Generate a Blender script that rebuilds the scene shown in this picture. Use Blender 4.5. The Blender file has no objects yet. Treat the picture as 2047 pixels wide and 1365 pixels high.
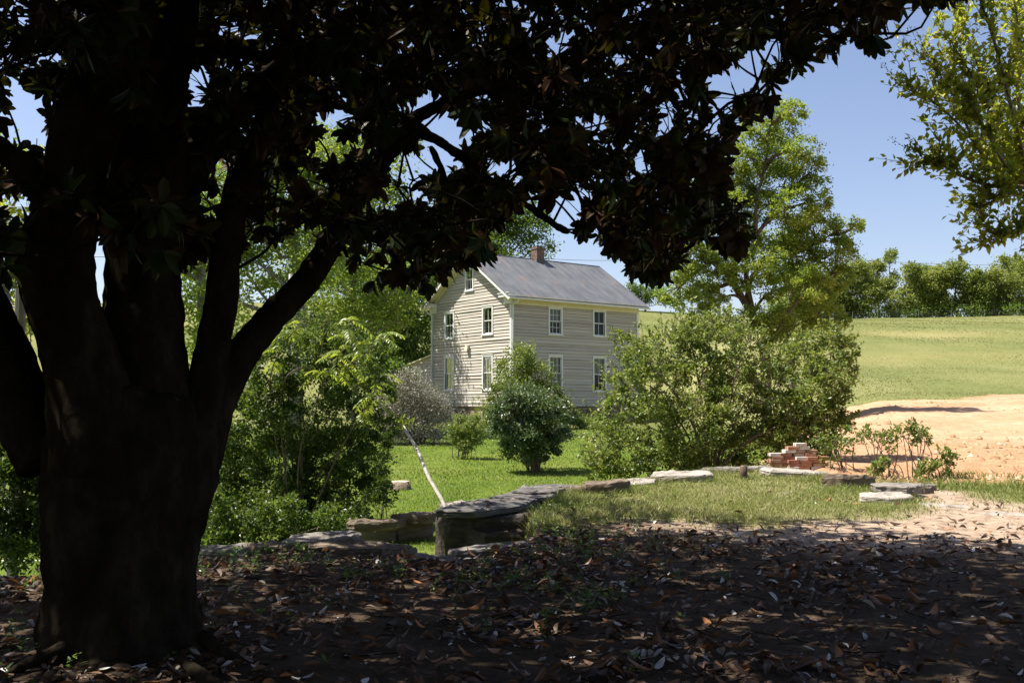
import bpy, math, random
import numpy as np
from mathutils import Vector, Matrix
R = math.radians
rng = np.random.default_rng(7)
random.seed(7)
scene = bpy.context.scene
col = scene.collection
# ------------------------------------------------------------------ camera geometry
EYE = np.array([0.0, 0.0, 1.4]); PITCH = R(3.67); FPX = 1990.0
CT, ST = math.cos(PITCH), math.sin(PITCH)
def ray(u, v):
    a = (u - 1023.5) / FPX; b = (682.5 - v) / FPX
    return np.array([a, CT - b * ST, ST + b * CT])
def at(u, v, Y):
    d = ray(u, v); return EYE + d * (Y / d[1])
def gz(u, v, z):
    d = ray(u, v); return EYE + d * ((z - EYE[2]) / d[2])
def proj(P):
    P = np.asarray(P, float) - EYE
    f = P[..., 1] * CT + P[..., 2] * ST; up = -P[..., 1] * ST + P[..., 2] * CT
    f = np.where(f > 1e-3, f, np.nan)
    return 1023.5 + FPX * P[..., 0] / f, 682.5 - FPX * up / f, f
def sm(a, b, t):
    t = np.clip((t - a) / (b - a), 0, 1); return t * t * (3 - 2 * t)
def norm(a):
    return a / np.maximum(np.linalg.norm(a, axis=-1, keepdims=True), 1e-9)
def rdir(n, g=rng):
    return norm(g.normal(size=(n, 3)))
# cheap smooth value noise (vectorised)
def vnoise(x, y, seed=0):
    xi = np.floor(x).astype(np.int64); yi = np.floor(y).astype(np.int64)
    fx = x - xi; fy = y - yi; fx = fx * fx * (3 - 2 * fx); fy = fy * fy * (3 - 2 * fy)
    def h(a, b):
        n = (a * 374761393 + b * 668265263 + seed * 974711) & 0x7fffffff
        n = ((n ^ (n >> 13)) * 1274126177) & 0x7fffffff
        return ((n ^ (n >> 16)) & 0xffff) / 65535.0
    return (h(xi, yi) * (1 - fx) + h(xi + 1, yi) * fx) * (1 - fy) + (h(xi, yi + 1) * (1 - fx) + h(xi + 1, yi + 1) * fx) * fy
def fbm(x, y, seed=0, o=4):
    s = 0; a = .5; t = 0
    for i in range(o):
        s = s + a * vnoise(x * 2 ** i, y * 2 ** i, seed + i); t += a; a *= .5
    return s / t
# ------------------------------------------------------------------ objects
def setp(o, label=None, cat=None, group=None, kind=None):
    for k, v in (('label', label), ('category', cat), ('group', group), ('kind', kind)):
        if v: o[k] = v
    return o
def empty(name, loc, label, cat, group=None, rz=0):
    o = bpy.data.objects.new(name, None); col.objects.link(o)
    o.empty_display_size = .2; o.location = loc; o.rotation_euler = (0, 0, rz)
    return setp(o, label, cat, group)
def mk(name, V, polys, mat, parent=None, tint=None, smooth=False, local=None, attrs=None):
    """V (n,3); polys: list of (m,k) index arrays.  local: subtract this origin."""
    V = np.asarray(V, np.float32).reshape(-1, 3)
    if local is not None: V = V - np.asarray(local, np.float32)
    polys = [np.asarray(p, np.int32) for p in polys if len(p)]
    me = bpy.data.meshes.new(name)
    me.vertices.add(len(V)); me.vertices.foreach_set('co', V.ravel())
    loops = np.concatenate([p.ravel() for p in polys])
    tot = np.concatenate([np.full(len(p), p.shape[1], np.int32) for p in polys])
    st = np.concatenate([[0], np.cumsum(tot)[:-1]]).astype(np.int32)
    me.loops.add(len(loops)); me.loops.foreach_set('vertex_index', loops)
    me.polygons.add(len(tot)); me.polygons.foreach_set('loop_start', st)
    try: me.polygons.foreach_set('loop_total', tot)
    except Exception: pass
    me.polygons.foreach_set('use_smooth', np.full(len(tot), smooth, bool))
    if tint is not None:
        a = me.attributes.new('tint', 'FLOAT', 'POINT'); a.data.foreach_set('value', np.asarray(tint, np.float32))
    for k, v in (attrs or {}).items():
        a = me.attributes.new(k, 'FLOAT', 'POINT'); a.data.foreach_set('value', np.asarray(v, np.float32))
    me.update(calc_edges=True); me.validate()
    if mat: me.materials.append(mat)
    o = bpy.data.objects.new(name, me); col.objects.link(o)
    if parent is not None: o.parent = parent
    return o
class MB:
    """collects simple shapes; build() links them as one mesh object"""
    def __init__(s): s.V = []; s.F = {}; s.n = 0; s.T = []
    def add(s, V, F, tint=.5):
        V = np.asarray(V, float).reshape(-1, 3)
        for f in F: s.F.setdefault(len(f), []).append([i + s.n for i in f])
        s.V.append(V); s.n += len(V); s.T.append(np.full(len(V), tint)); return s
    def box(s, a, b, tint=.5):
        x0, y0, z0 = np.minimum(a, b); x1, y1, z1 = np.maximum(a, b)
        V = [(x0,y0,z0),(x1,y0,z0),(x1,y1,z0),(x0,y1,z0),(x0,y0,z1),(x1,y0,z1),(x1,y1,z1),(x0,y1,z1)]
        return s.add(V, [(0,3,2,1),(4,5,6,7),(0,1,5,4),(1,2,6,5),(2,3,7,6),(3,0,4,7)], tint)
    def hexa(s, V, tint=.5):
        return s.add(V, [(0,3,2,1),(4,5,6,7),(0,1,5,4),(1,2,6,5),(2,3,7,6),(3,0,4,7)], tint)
    def tube(s, P, rad, sides=8, wob=0, tint=.5, caps=True):
        V, Q = tube_arr(P, rad, sides, wob); n = len(P)
        s.add(V, [tuple(q) for q in Q], tint)
        if caps:
            b = s.n - len(V)
            s.F.setdefault(sides, []).append([b + i for i in range(sides)][::-1])
            s.F.setdefault(sides, []).append([b + (n - 1) * sides + i for i in range(sides)])
        return s
    def build(s, name, mat, parent=None, smooth=False, bevel=0, local=None):
        o = mk(name, np.concatenate(s.V), [np.array(f) for f in s.F.values()], mat, parent, np.concatenate(s.T), smooth, local)
        if bevel:
            m = o.modifiers.new('bevel', 'BEVEL'); m.width = bevel; m.segments = 1
        return o
def tube_arr(P, rad, sides=8, wob=0):
    P = np.asarray(P, float); n = len(P); rad = np.broadcast_to(rad, (n,))
    T = norm(np.gradient(P, axis=0)); up = np.array([0.13, .31, .94])
    if abs(T[0] @ up) > .9: up = np.array([1., 0.2, 0])
    V = []
    N = None
    for i in range(n):
        N = np.cross(T[i], up) if N is None else N - T[i] * (N @ T[i])
        N = N / np.linalg.norm(N); B = np.cross(T[i], N)
        a = np.arange(sides) / sides * 2 * np.pi
        r = rad[i] * (1 + (rng.normal(size=sides) * wob if wob else 0))
        V.append(P[i] + (np.cos(a) * r)[:, None] * N + (np.sin(a) * r)[:, None] * B)
    V = np.concatenate(V)
    i = np.arange(n - 1)[:, None] * sides; j = np.arange(sides)[None]; k = (j + 1) % sides
    Q = np.stack([i + j, i + k, i + sides + k, i + sides + j], -1).reshape(-1, 4)
    return V, Q
def spline(P, n):
    """Catmull-Rom resample of control rows (any columns)"""
    P = np.asarray(P, float)
    if len(P) == 2: return P[0] + (P[1] - P[0]) * np.linspace(0, 1, n)[:, None]
    E = np.vstack([2 * P[0] - P[1], P, 2 * P[-1] - P[-2]]); out = []
    for t in np.linspace(0, len(P) - 1 - 1e-6, n):
        i = int(t); f = t - i; a, b, c, d = E[i:i + 4]
        out.append(.5 * (2 * b + (c - a) * f + (2 * a - 5 * b + 4 * c - d) * f * f + (3 * b - a - 3 * c + d) * f ** 3))
    return np.array(out)
# ------------------------------------------------------------------ materials
def newmat(name):
    m = bpy.data.materials.new(name); m.use_nodes = True; nt = m.node_tree; nt.nodes.clear()
    o = nt.nodes.new('ShaderNodeOutputMaterial'); return m, nt, o
def N(nt, t, **kw):
    n = nt.nodes.new(t)
    for k, v in kw.items():
        if k.startswith('i_'):
            n.inputs[k[2:].replace('_', ' ')].default_value = v
        else: setattr(n, k, v)
    return n
def ramp(nt, cols, pos=None, interp='LINEAR'):
    r = nt.nodes.new('ShaderNodeValToRGB'); e = r.color_ramp.elements; r.color_ramp.interpolation = interp
    pos = pos or np.linspace(0, 1, len(cols))
    while len(e) < len(cols): e.new(.5)
    for i, (c, p) in enumerate(zip(cols, pos)): e[i].position = float(p); e[i].color = (*c, 1)
    return r
def L(nt, a, b): nt.links.new(a, b)
def leaf_mat(name, cols, tcol, tfac=.4, rough=.5, back=None, spec=.4):
    m, nt, o = newmat(name)
    at_ = N(nt, 'ShaderNodeAttribute', attribute_name='tint'); r = ramp(nt, cols); L(nt, at_.outputs['Fac'], r.inputs[0])
    p = N(nt, 'ShaderNodeBsdfPrincipled'); p.inputs['Roughness'].default_value = rough; p.inputs['Specular IOR Level'].default_value = spec
    c = r.outputs[0]
    if back:
        g = N(nt, 'ShaderNodeNewGeometry'); mx = N(nt, 'ShaderNodeMix', data_type='RGBA')
        br = ramp(nt, back); L(nt, at_.outputs['Fac'], br.inputs[0])
        L(nt, g.outputs['Backfacing'], mx.inputs[0]); L(nt, c, mx.inputs[6]); L(nt, br.outputs[0], mx.inputs[7]); c = mx.outputs[2]
    L(nt, c, p.inputs['Base Color'])
    t = N(nt, 'ShaderNodeBsdfTranslucent'); tr = ramp(nt, tcol); L(nt, at_.outputs['Fac'], tr.inputs[0]); L(nt, tr.outputs[0], t.inputs[0])
    ms = N(nt, 'ShaderNodeMixShader'); ms.inputs[0].default_value = tfac
    L(nt, p.outputs[0], ms.inputs[1]); L(nt, t.outputs[0], ms.inputs[2]); L(nt, ms.outputs[0], o.inputs[0])
    return m
def solid(name, cols, scale=4, rough=.7, bump=.0, detail=6, stretch=(1, 1, 1), metal=0, spec=.4, bscale=None, dist=.02, use_tint=False, pos=None):
    m, nt, o = newmat(name); p = N(nt, 'ShaderNodeBsdfPrincipled')
    p.inputs['Roughness'].default_value = rough; p.inputs['Metallic'].default_value = metal; p.inputs['Specular IOR Level'].default_value = spec
    tc = N(nt, 'ShaderNodeTexCoord'); mp = N(nt, 'ShaderNodeMapping'); mp.inputs['Scale'].default_value = stretch
    L(nt, tc.outputs['Object'], mp.inputs[0])
    n = N(nt, 'ShaderNodeTexNoise'); n.inputs['Scale'].default_value = scale; n.inputs['Detail'].default_value = detail; n.inputs['Roughness'].default_value = .65
    L(nt, mp.outputs[0], n.inputs[0]); r = ramp(nt, cols, pos or list(np.linspace(.3, .7, len(cols))))
    if use_tint:
        at_ = N(nt, 'ShaderNodeAttribute', attribute_name='tint'); ma = N(nt, 'ShaderNodeMath', operation='ADD'); mu = N(nt, 'ShaderNodeMath', operation='MULTIPLY_ADD')
        L(nt, at_.outputs['Fac'], mu.inputs[0]); mu.inputs[1].default_value = use_tint; mu.inputs[2].default_value = -.5 * use_tint
        L(nt, n.outputs[0], ma.inputs[0]); L(nt, mu.outputs[0], ma.inputs[1]); L(nt, ma.outputs[0], r.inputs[0])
    else: L(nt, n.outputs[0], r.inputs[0])
    L(nt, r.outputs[0], p.inputs['Base Color'])
    if bump:
        n2 = N(nt, 'ShaderNodeTexNoise'); n2.inputs['Scale'].default_value = bscale or scale * 4; n2.inputs['Detail'].default_value = 8
        L(nt, mp.outputs[0], n2.inputs[0]); b = N(nt, 'ShaderNodeBump'); b.inputs['Strength'].default_value = bump; b.inputs['Distance'].default_value = dist
        L(nt, n2.outputs[0], b.inputs['Height']); L(nt, b.outputs[0], p.inputs['Normal'])
    L(nt, p.outputs[0], o.inputs[0]); return m
# ------------------------------------------------------------------ leaves
def leaf2(C, A, Nn, Ln, W, fold=.15):
    """folded two-triangle leaves.  returns V(4n), tris"""
    n = len(C); A = norm(A); S = norm(np.cross(A, Nn)); Nn = np.cross(S, A)
    Ln = np.broadcast_to(Ln, (n,))[:, None]; W = np.broadcast_to(W, (n,))[:, None]
    b = C; t = C + A * Ln; l = C + A * Ln * .45 + S * W * .5 + Nn * W * fold; r = C + A * Ln * .45 - S * W * .5 + Nn * W * fold
    V = np.stack([b, l, t, r], 1).reshape(-1, 3); i = np.arange(n)[:, None] * 4
    F = np.concatenate([i + [0, 2, 1], i + [0, 3, 2]]); return V, F
def leaf8(C, A, Nn, Ln, W, curl=.25, fold=.18):
    """oval leaves of 6 faces with fold and curl.  returns V(8n), tris, quads"""
    n = len(C); A = norm(A); S = norm(np.cross(A, Nn)); Nn = np.cross(S, A)
    Ln = np.broadcast_to(Ln, (n,))[:, None]; W = np.broadcast_to(W, (n,))[:, None]; cu = np.broadcast_to(curl, (n,))[:, None]; fo = np.broadcast_to(fold, (n,))[:, None]
    def st(t, w):
        m = C + A * Ln * t - Nn * Ln * cu * t * t
        return m + S * W * w * .5 + Nn * W * fo * w, m, m - S * W * w * .5 + Nn * W * fo * w
    l1, m1, r1 = st(.24, .70); l2, m2, r2 = st(.56, 1.0); l3, m3, r3 = st(.86, .60); tip = st(1, 0)[1]
    V = np.stack([C, l1, m1, r1, l2, m2, r2, l3, m3, r3, tip], 1).reshape(-1, 3); i = np.arange(n)[:, None] * LV
    T = np.concatenate([i + k for k in LT]); Q = np.concatenate([i + k for k in LQ]); return V, T, Q
LV = 11; LT = np.array([[0, 2, 1], [0, 3, 2], [7, 8, 10], [8, 9, 10]]); LQ = np.array([[1, 2, 5, 4], [2, 3, 6, 5], [4, 5, 8, 7], [5, 6, 9, 8]])
def puff_points(puffs, n, clumps=14, csize=.3, g=rng, flat=.85, shell=.55):
    """leaf positions clumped inside spheres; puffs rows x,y,z,r.  returns P, outward dir, clump id"""
    puffs = np.asarray(puffs, float); w = puffs[:, 3] ** 2; w = w / w.sum(); out = []; od = []; ci = []; k0 = 0
    for (x, y, z, r), ww in zip(puffs, w):
        m = max(4, int(n * ww)); d = rdir(clumps, g); rr = r * (shell + (1 - shell) * g.random(clumps)) ** .7
        cc = d * rr[:, None]; cc[:, 2] *= flat
        k = g.integers(0, clumps, m); s = csize * r * (.5 + g.random(clumps))
        p = cc[k] + g.normal(size=(m, 3)) * s[k][:, None] * [1, 1, .7]
        out.append(p + [x, y, z]); od.append(norm(p + [0, 0, .25 * r])); ci.append(k + k0); k0 += clumps
    return np.concatenate(out), np.concatenate(od), np.concatenate(ci)
def crown_mesh(name, puffs, n, ln, mat, parent, wr=.5, clumps=14, csize=.3, g=rng, up=.5, tj=.22, flat=.85, shell=.55, local=None, keep=None, tbase=.5):
    P, D, ci = puff_points(puffs, n, clumps, csize, g, flat, shell)
    if keep is not None:
        k = keep(P); P = P[k]; D = D[k]; ci = ci[k]
    m = len(P); ct = g.random(ci.max() + 1)
    A = norm(D * .6 + g.normal(size=(m, 3)) * .7); Nn = norm(g.normal(size=(m, 3)) * .8 + [0, 0, up] + D * .4)
    l = ln * (.65 + .7 * g.random(m)); V, F = leaf2(P, A, Nn, l, l * wr)
    t = np.clip(tbase + (ct[ci] - .5) * .5 + g.normal(size=m) * tj, 0, 1)
    return mk(name, V, [F], mat, parent, np.repeat(t, 4), local=local)
# ------------------------------------------------------------------ world, sun, camera
SUN = norm(np.array([-.55, .08, 1.0])); ELEV = math.asin(SUN[2]); AZ = math.atan2(SUN[0], SUN[1])
w = bpy.data.worlds.new('World'); scene.world = w; w.use_nodes = True; nt = w.node_tree
bg = nt.nodes['Background']; sky = nt.nodes.new('ShaderNodeTexSky'); sky.sky_type = 'NISHITA'; sky.sun_disc = False
sky.sun_elevation = ELEV; sky.sun_rotation = AZ; sky.air_density = 1.0; sky.dust_density = 1.2; sky.ozone_density = 1.0; sky.altitude = 200
bg.inputs[1].default_value = .082; tn_ = nt.nodes.new('ShaderNodeMix'); tn_.data_type = 'RGBA'; tn_.blend_type = 'MULTIPLY'; tn_.inputs[0].default_value = 1; tn_.inputs[7].default_value = (.98, .90, .93, 1); nt.links.new(sky.outputs[0], tn_.inputs[6]); nt.links.new(tn_.outputs[2], bg.inputs[0])
sl = bpy.data.lights.new('sun', 'SUN'); sl.energy = 5.0; sl.angle = R(.53); sl.color = (1, .95, .86)
so = bpy.data.objects.new('sun', sl); col.objects.link(so); so.rotation_euler = Vector(-SUN).to_track_quat('-Z', 'Y').to_euler()
cam = bpy.data.cameras.new('camera'); co = bpy.data.objects.new('camera', cam); col.objects.link(co)
cam.lens = 36 * FPX / 2047; cam.sensor_width = 36; cam.clip_start = .05; cam.clip_end = 6000
co.location = EYE; co.rotation_euler = (math.pi / 2 + PITCH, 0, 0); scene.camera = co
vs = scene.view_settings; vs.view_transform = 'Standard'; vs.look = 'None'; vs.exposure = 1.2; vs.gamma = 1
scene.cycles.max_bounces = 6; scene.cycles.diffuse_bounces = 3; scene.cycles.glossy_bounces = 2; scene.cycles.transmission_bounces = 4; scene.cycles.transparent_max_bounces = 6
scene.cycles.use_denoising = True
# ------------------------------------------------------------------ terrain
LY = [0, 9, 13, 18, 24, 30, 45, 60, 70, 120, 135, 170, 400, 3000]
LZ = [-.5, -.55, -.62, -.62, -.45, -.2, .33, .75, 2.0, 12.3, 13.6, 14, 8, 5]
DY = [0, 12, 16, 45, 60, 90, 120, 135, 170, 400, 3000]
DZ = [0, .0, .1, 1.97, 4.0, 8.8, 12.1, 12.9, 13, 8, 5]
TP = [(-14, -9), (-14, 8.2)] + [tuple(gz(u, v, z)[:2]) for u, v, z in (
    (0, 1155, 0), (405, 1108, 0), (600, 1098, 0), (740, 1105, 0), (900, 1118, 0), (1000, 1095, 0), (1050, 1062, 0), (1035, 1030, .02), (1125, 985, .1),
    (1250, 964, .15), (1400, 944, .2), (1540, 936, .22), (1640, 950, .2), (1750, 966, .15), (1860, 972, .12))] + [(9.5, 15.6), (16, 14), (16, -9)]
TP = np.array(TP)
def sdist(x, y, Pg):
    """signed distance to polygon, positive inside"""
    d = np.full(x.shape, 1e9); ins = np.zeros(x.shape, bool)
    for (ax, ay), (bx, by) in zip(Pg, np.roll(Pg, -1, 0)):
        ex, ey = bx - ax, by - ay; t = np.clip(((x - ax) * ex + (y - ay) * ey) / (ex * ex + ey * ey), 0, 1)
        d = np.minimum(d, (x - ax - ex * t) ** 2 + (y - ay - ey * t) ** 2)
        c = ((ay > y) != (by > y)) & (x < (bx - ax) * (y - ay) / (by - ay + 1e-12) + ax); ins ^= c
    return np.sqrt(d) * np.where(ins, 1, -1)
GP = np.array([gz(u, v, z)[:2] for u, v, z in ((1000, 1055, 0), (1040, 1030, .02), (1125, 982, .1), (1250, 958, .15), (1400, 938, .2), (1540, 930, .22), (1640, 944, .2),
      (1750, 960, .15), (1850, 1000, .1), (1800, 1030, .05), (1640, 1030, .05), (1545, 1058, 0), (1400, 1046, 0), (1250, 1040, 0), (1130, 1062, 0))])
def xb_of(y): return np.interp(y, [8, 14, 18, 25, 33, 45, 60, 200], [6.0, 5.0, 4.6, 7.0, 10.2, 13.0, 14, 14])
def terrain(x, y):
    x = np.asarray(x, float); y = np.asarray(y, float)
    r = y + .0 * x
    zl = np.interp(r, LY, LZ) + 1.5 * (1 - sm(15, 45, x)) * sm(85, 125, y); zd = np.interp(r, DY, DZ)
    wd = 1.2 + np.clip(y - 20, 0, 100) * .12
    m = sm(-wd, wd, x - xb_of(y)); z = zl * (1 - m) + zd * m
    z = z + (fbm(x * .25, y * .25, 3) - .5) * .12 * sm(14, 20, y) + (fbm(x * .05, y * .05, 5) - .5) * .8 * sm(45, 80, y)
    dirtz = dirt_w(x, y)
    z = z + dirtz * ((fbm(x * .5, y * .8, 9) - .5) * .30 + (fbm(x * 2, y * 2, 19) - .5) * .10 + (fbm(x * .3 + y * .1, y * 1.6, 29) - .5) * .12)
    near = (y < 25) & (np.abs(x) < 20)
    if near.any():
        sd = sdist(x[near], y[near], TP); t = sm(-.10, .18, sd); zt = np.clip((y[near] - 11) / 8, 0, 1) * .22
        n = (fbm(x[near] * 1.3, y[near] * 1.3, 11) - .5) * .05 + (fbm(x[near] * 6, y[near] * 6, 12) - .5) * .025
        zz = z.copy(); zz[near] = z[near] * (1 - t) + (zt + n) * t; z = zz
    return z
def dirt_w(x, y):
    n = (fbm(x * .35, y * .35, 21) - .5) * 5 * sm(14, 30, y) + (fbm(x * 1.5, y * 1.5, 22) - .5) * 1.2
    far = 45 - 6.0 * sm(26, 14, x) + np.interp(x, [14, 24, 60], [0, 0, 4])
    return sm(-.5, .5, x - xb_of(y) + .6 + n * .6) * sm(.9, -.9, y - far - n * .6) * sm(-.5, .5, y - 15.9 + n * .18 - .1 * np.clip(9 - x, 0, 9))
# ------------------------------------------------------------------ ground sheet, split by what it is
def ground_material():
    m, nt, o = newmat('ground'); p = N(nt, 'ShaderNodeBsdfPrincipled'); p.inputs['Roughness'].default_value = .9; p.inputs['Specular IOR Level'].default_value = .03
    g = N(nt, 'ShaderNodeNewGeometry')
    def noise(s, d=6, st=(1, 1, 1), ro=.6):
        mp = N(nt, 'ShaderNodeMapping'); mp.inputs['Scale'].default_value = st; L(nt, g.outputs['Position'], mp.inputs[0])
        n = N(nt, 'ShaderNodeTexNoise'); n.inputs['Scale'].default_value = s; n.inputs['Detail'].default_value = d; n.inputs['Roughness'].default_value = ro
        L(nt, mp.outputs[0], n.inputs[0]); return n.outputs[0]
    def mix(f, a, b, mode='MIX'):
        x = N(nt, 'ShaderNodeMix', data_type='RGBA', blend_type=mode)
        if isinstance(f, float): x.inputs[0].default_value = f
        else: L(nt, f, x.inputs[0])
        L(nt, a, x.inputs[6]); L(nt, b, x.inputs[7]); return x.outputs[2]
    def cr(n, cols, pos=None):
        r = ramp(nt, cols, pos or list(np.linspace(.3, .7, len(cols)))); L(nt, n, r.inputs[0]); return r.outputs[0]
    def at_(k):
        return N(nt, 'ShaderNodeAttribute', attribute_name=k).outputs['Fac']
    lawn = mix(.4, cr(noise(.5), [(.05, .085, .012), (.10, .135, .022), (.175, .17, .05)]), cr(noise(30), [(.05, .09, .01), (.13, .18, .03)]))
    mead = mix(.28, cr(noise(.12, 8, (1, .5, 1)), [(.095, .12, .035), (.155, .165, .058), (.24, .22, .10)]), cr(noise(6, 8, (1, .6, .3)), [(.12, .135, .045), (.245, .23, .105)]))
    bnd = ramp(nt, [(.72, .78, .70), (1, 1, 1), (1.18, 1.08, 1.10)], [.34, .5, .66]); L(nt, noise(.055, 5, (.5, 1.6, 1)), bnd.inputs[0]); mead = mix(1.0, mead, bnd.outputs[0], 'MULTIPLY')
    dirt = mix(.45, cr(noise(.28, 8, (.6, 1.3, 1)), [(.31, .155, .085), (.43, .255, .155), (.52, .355, .25)]), cr(noise(4, 10, (.7, 1, 1), .75), [(.20, .10, .055), (.43, .275, .165), (.53, .39, .27)]))
    rut = ramp(nt, [(0, 0, 0), (1, 1, 1)], [.52, .66]); L(nt, noise(1.0, 8, (.13, 1.5, 1), .7), rut.inputs[0]); rm = N(nt, 'ShaderNodeMath', operation='MULTIPLY'); rm.inputs[1].default_value = .55; L(nt, rut.outputs[0], rm.inputs[0]); dirt = mix(rm.outputs[0], dirt, cr(noise(6), [(.22, .105, .045), (.36, .20, .10)]))
    sy = N(nt, 'ShaderNodeSeparateXYZ'); L(nt, g.outputs['Position'], sy.inputs[0]); yn = N(nt, 'ShaderNodeMath', operation='MULTIPLY_ADD'); L(nt, noise(.5, 6), yn.inputs[0]); yn.inputs[1].default_value = 14; L(nt, sy.outputs[1], yn.inputs[2]); mr = N(nt, 'ShaderNodeMapRange'); mr.inputs[1].default_value = 32; mr.inputs[2].default_value = 24; L(nt, yn.outputs[0], mr.inputs[0]); ml = N(nt, 'ShaderNodeMath', operation='MULTIPLY'); ml.inputs[1].default_value = .75; L(nt, mr.outputs[0], ml.inputs[0]); dirt = mix(ml.outputs[0], dirt, cr(noise(5, 10, (1, 1, 1), .75), [(.22, .10, .05), (.36, .19, .10), (.46, .28, .17)]))
    vo = N(nt, 'ShaderNodeTexVoronoi'); vo.inputs['Scale'].default_value = 7; L(nt, g.outputs['Position'], vo.inputs[0])
    peb = ramp(nt, [(1, 1, 1), (0, 0, 0)], [.08, .16]); L(nt, vo.outputs['Distance'], peb.inputs[0])
    dirt = mix(peb.outputs[0], dirt, cr(noise(9), [(.22, .15, .09), (.52, .43, .32)]))
    bt = N(nt, 'ShaderNodeTexBrick'); mp = N(nt, 'ShaderNodeMapping'); mp.inputs['Rotation'].default_value = (0, 0, .5); wn = N(nt, 'ShaderNodeTexNoise'); wn.inputs['Scale'].default_value = 2.2
    av = N(nt, 'ShaderNodeVectorMath', operation='MULTIPLY_ADD'); av.inputs[1].default_value = (.05, .05, .05); L(nt, g.outputs['Position'], wn.inputs[0]); L(nt, wn.outputs['Color'], av.inputs[0]); L(nt, g.outputs['Position'], av.inputs[2])
    L(nt, av.outputs[0], mp.inputs[0]); L(nt, mp.outputs[0], bt.inputs['Vector'])
    bt.inputs['Scale'].default_value = 1; bt.inputs['Brick Width'].default_value = .21; bt.inputs['Row Height'].default_value = .105; bt.inputs['Mortar Size'].default_value = .009; bt.inputs['Mortar Smooth'].default_value = .6
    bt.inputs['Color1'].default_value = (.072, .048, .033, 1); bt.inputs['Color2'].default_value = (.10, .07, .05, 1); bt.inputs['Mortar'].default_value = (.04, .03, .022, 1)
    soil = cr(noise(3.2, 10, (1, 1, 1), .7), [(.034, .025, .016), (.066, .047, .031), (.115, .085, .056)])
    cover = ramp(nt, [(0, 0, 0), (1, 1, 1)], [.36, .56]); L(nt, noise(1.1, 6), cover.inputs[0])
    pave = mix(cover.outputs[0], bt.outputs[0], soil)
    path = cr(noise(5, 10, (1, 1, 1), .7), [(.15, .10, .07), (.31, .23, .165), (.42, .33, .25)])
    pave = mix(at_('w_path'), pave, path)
    c = mix(at_('w_grass'), pave, mix(.5, lawn, cr(noise(14, 8), [(.10, .11, .03), (.22, .19, .09)])))
    c = mix(at_('w_lawn'), c, lawn); c = mix(at_('w_mead'), c, mead); c = mix(at_('w_dirt'), c, dirt)
    L(nt, c, p.inputs['Base Color'])
    b = N(nt, 'ShaderNodeBump'); b.inputs['Strength'].default_value = .7; b.inputs['Distance'].default_value = .03
    ad = N(nt, 'ShaderNodeMath', operation='MULTIPLY_ADD'); L(nt, bt.outputs['Fac'], ad.inputs[0]); ad.inputs[1].default_value = -.25; L(nt, noise(9, 10, (1, 1, 1), .75), ad.inputs[2])
    L(nt, ad.outputs[0], b.inputs['Height']); L(nt, b.outputs[0], p.inputs['Normal']); L(nt, p.outputs[0], o.inputs[0]); return m
GROUND = ground_material()
def weights(x, y):
    sd = np.full(x.shape, -5.0); sg = np.full(x.shape, -5.0); k = (y < 30) & (np.abs(x) < 25)
    sd[k] = sdist(x[k], y[k], TP); sg[k] = sdist(x[k], y[k], GP)
    d = dirt_w(x, y) * (1 - sm(-.1, .3, sd)); t = sm(-.05, .12, sd)
    me = (1 - t) * sm(40, 52, y + 4 * (fbm(x * .2, y * .2, 31) - .5) + np.clip(x - 6, 0, 8)); la = (1 - t)
    gr = sm(-.35, .35, sg + (fbm(x * 1.5, y * 1.5, 33) - .5) * .8) * (.55 + .45 * fbm(x * 2, y * 2, 34))
    gr = np.maximum(gr, .9 * sm(6.3, 7.2, x) * sm(13.4, 14.4, y + (fbm(x, y, 36) - .5) * 1.2))
    pa = sm(.6, 2.6, x) * sm(10.2, 11.6, y + .35 * x + (fbm(x, y, 35) - .5) * 2)
    return d, la, me, gr, pa, sd
ang = np.concatenate([np.arange(-34, 34, .25), np.arange(34, 326, 4.)]); ang = np.radians(ang)
rad = [.5]
while rad[-1] < 3000: rad.append(rad[-1] * (1.014 if rad[-1] < 150 else 1.08))
rad = np.array(rad); na, nr = len(ang), len(rad)
AA, RR = np.meshgrid(ang, rad); gx = np.append((RR * np.sin(AA)).ravel(), 0); gy = np.append((RR * np.cos(AA)).ravel(), 0)
gzv = terrain(gx, gy); wd_, wl_, wm_, wg_, wp_, sd_ = weights(gx, gy)
i = np.arange(nr - 1)[:, None] * na; j = np.arange(na)[None]; k = (j + 1) % na
Q = np.stack([i + j, i + na + j, i + na + k, i + k], -1).reshape(-1, 4)
Q = Q[:, ::-1]
T = np.stack([np.full(na, nr * na), np.arange(na), (np.arange(na) + 1) % na], 1)[:, ::-1]
cls = np.where(sd_ > 0.05, 0, np.where(wd_ > .5, 2, np.where(wm_ > .5, 3, 1)))
fc = cls[Q[:, 0]]; V = np.stack([gx, gy, gzv], 1)
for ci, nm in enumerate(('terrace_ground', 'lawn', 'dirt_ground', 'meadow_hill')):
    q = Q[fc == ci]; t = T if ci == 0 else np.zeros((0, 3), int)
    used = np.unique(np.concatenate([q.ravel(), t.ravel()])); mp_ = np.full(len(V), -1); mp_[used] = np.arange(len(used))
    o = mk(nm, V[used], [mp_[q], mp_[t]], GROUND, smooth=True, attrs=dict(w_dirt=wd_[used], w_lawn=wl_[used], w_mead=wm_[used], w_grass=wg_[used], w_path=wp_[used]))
    setp(o, kind='structure')
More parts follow.
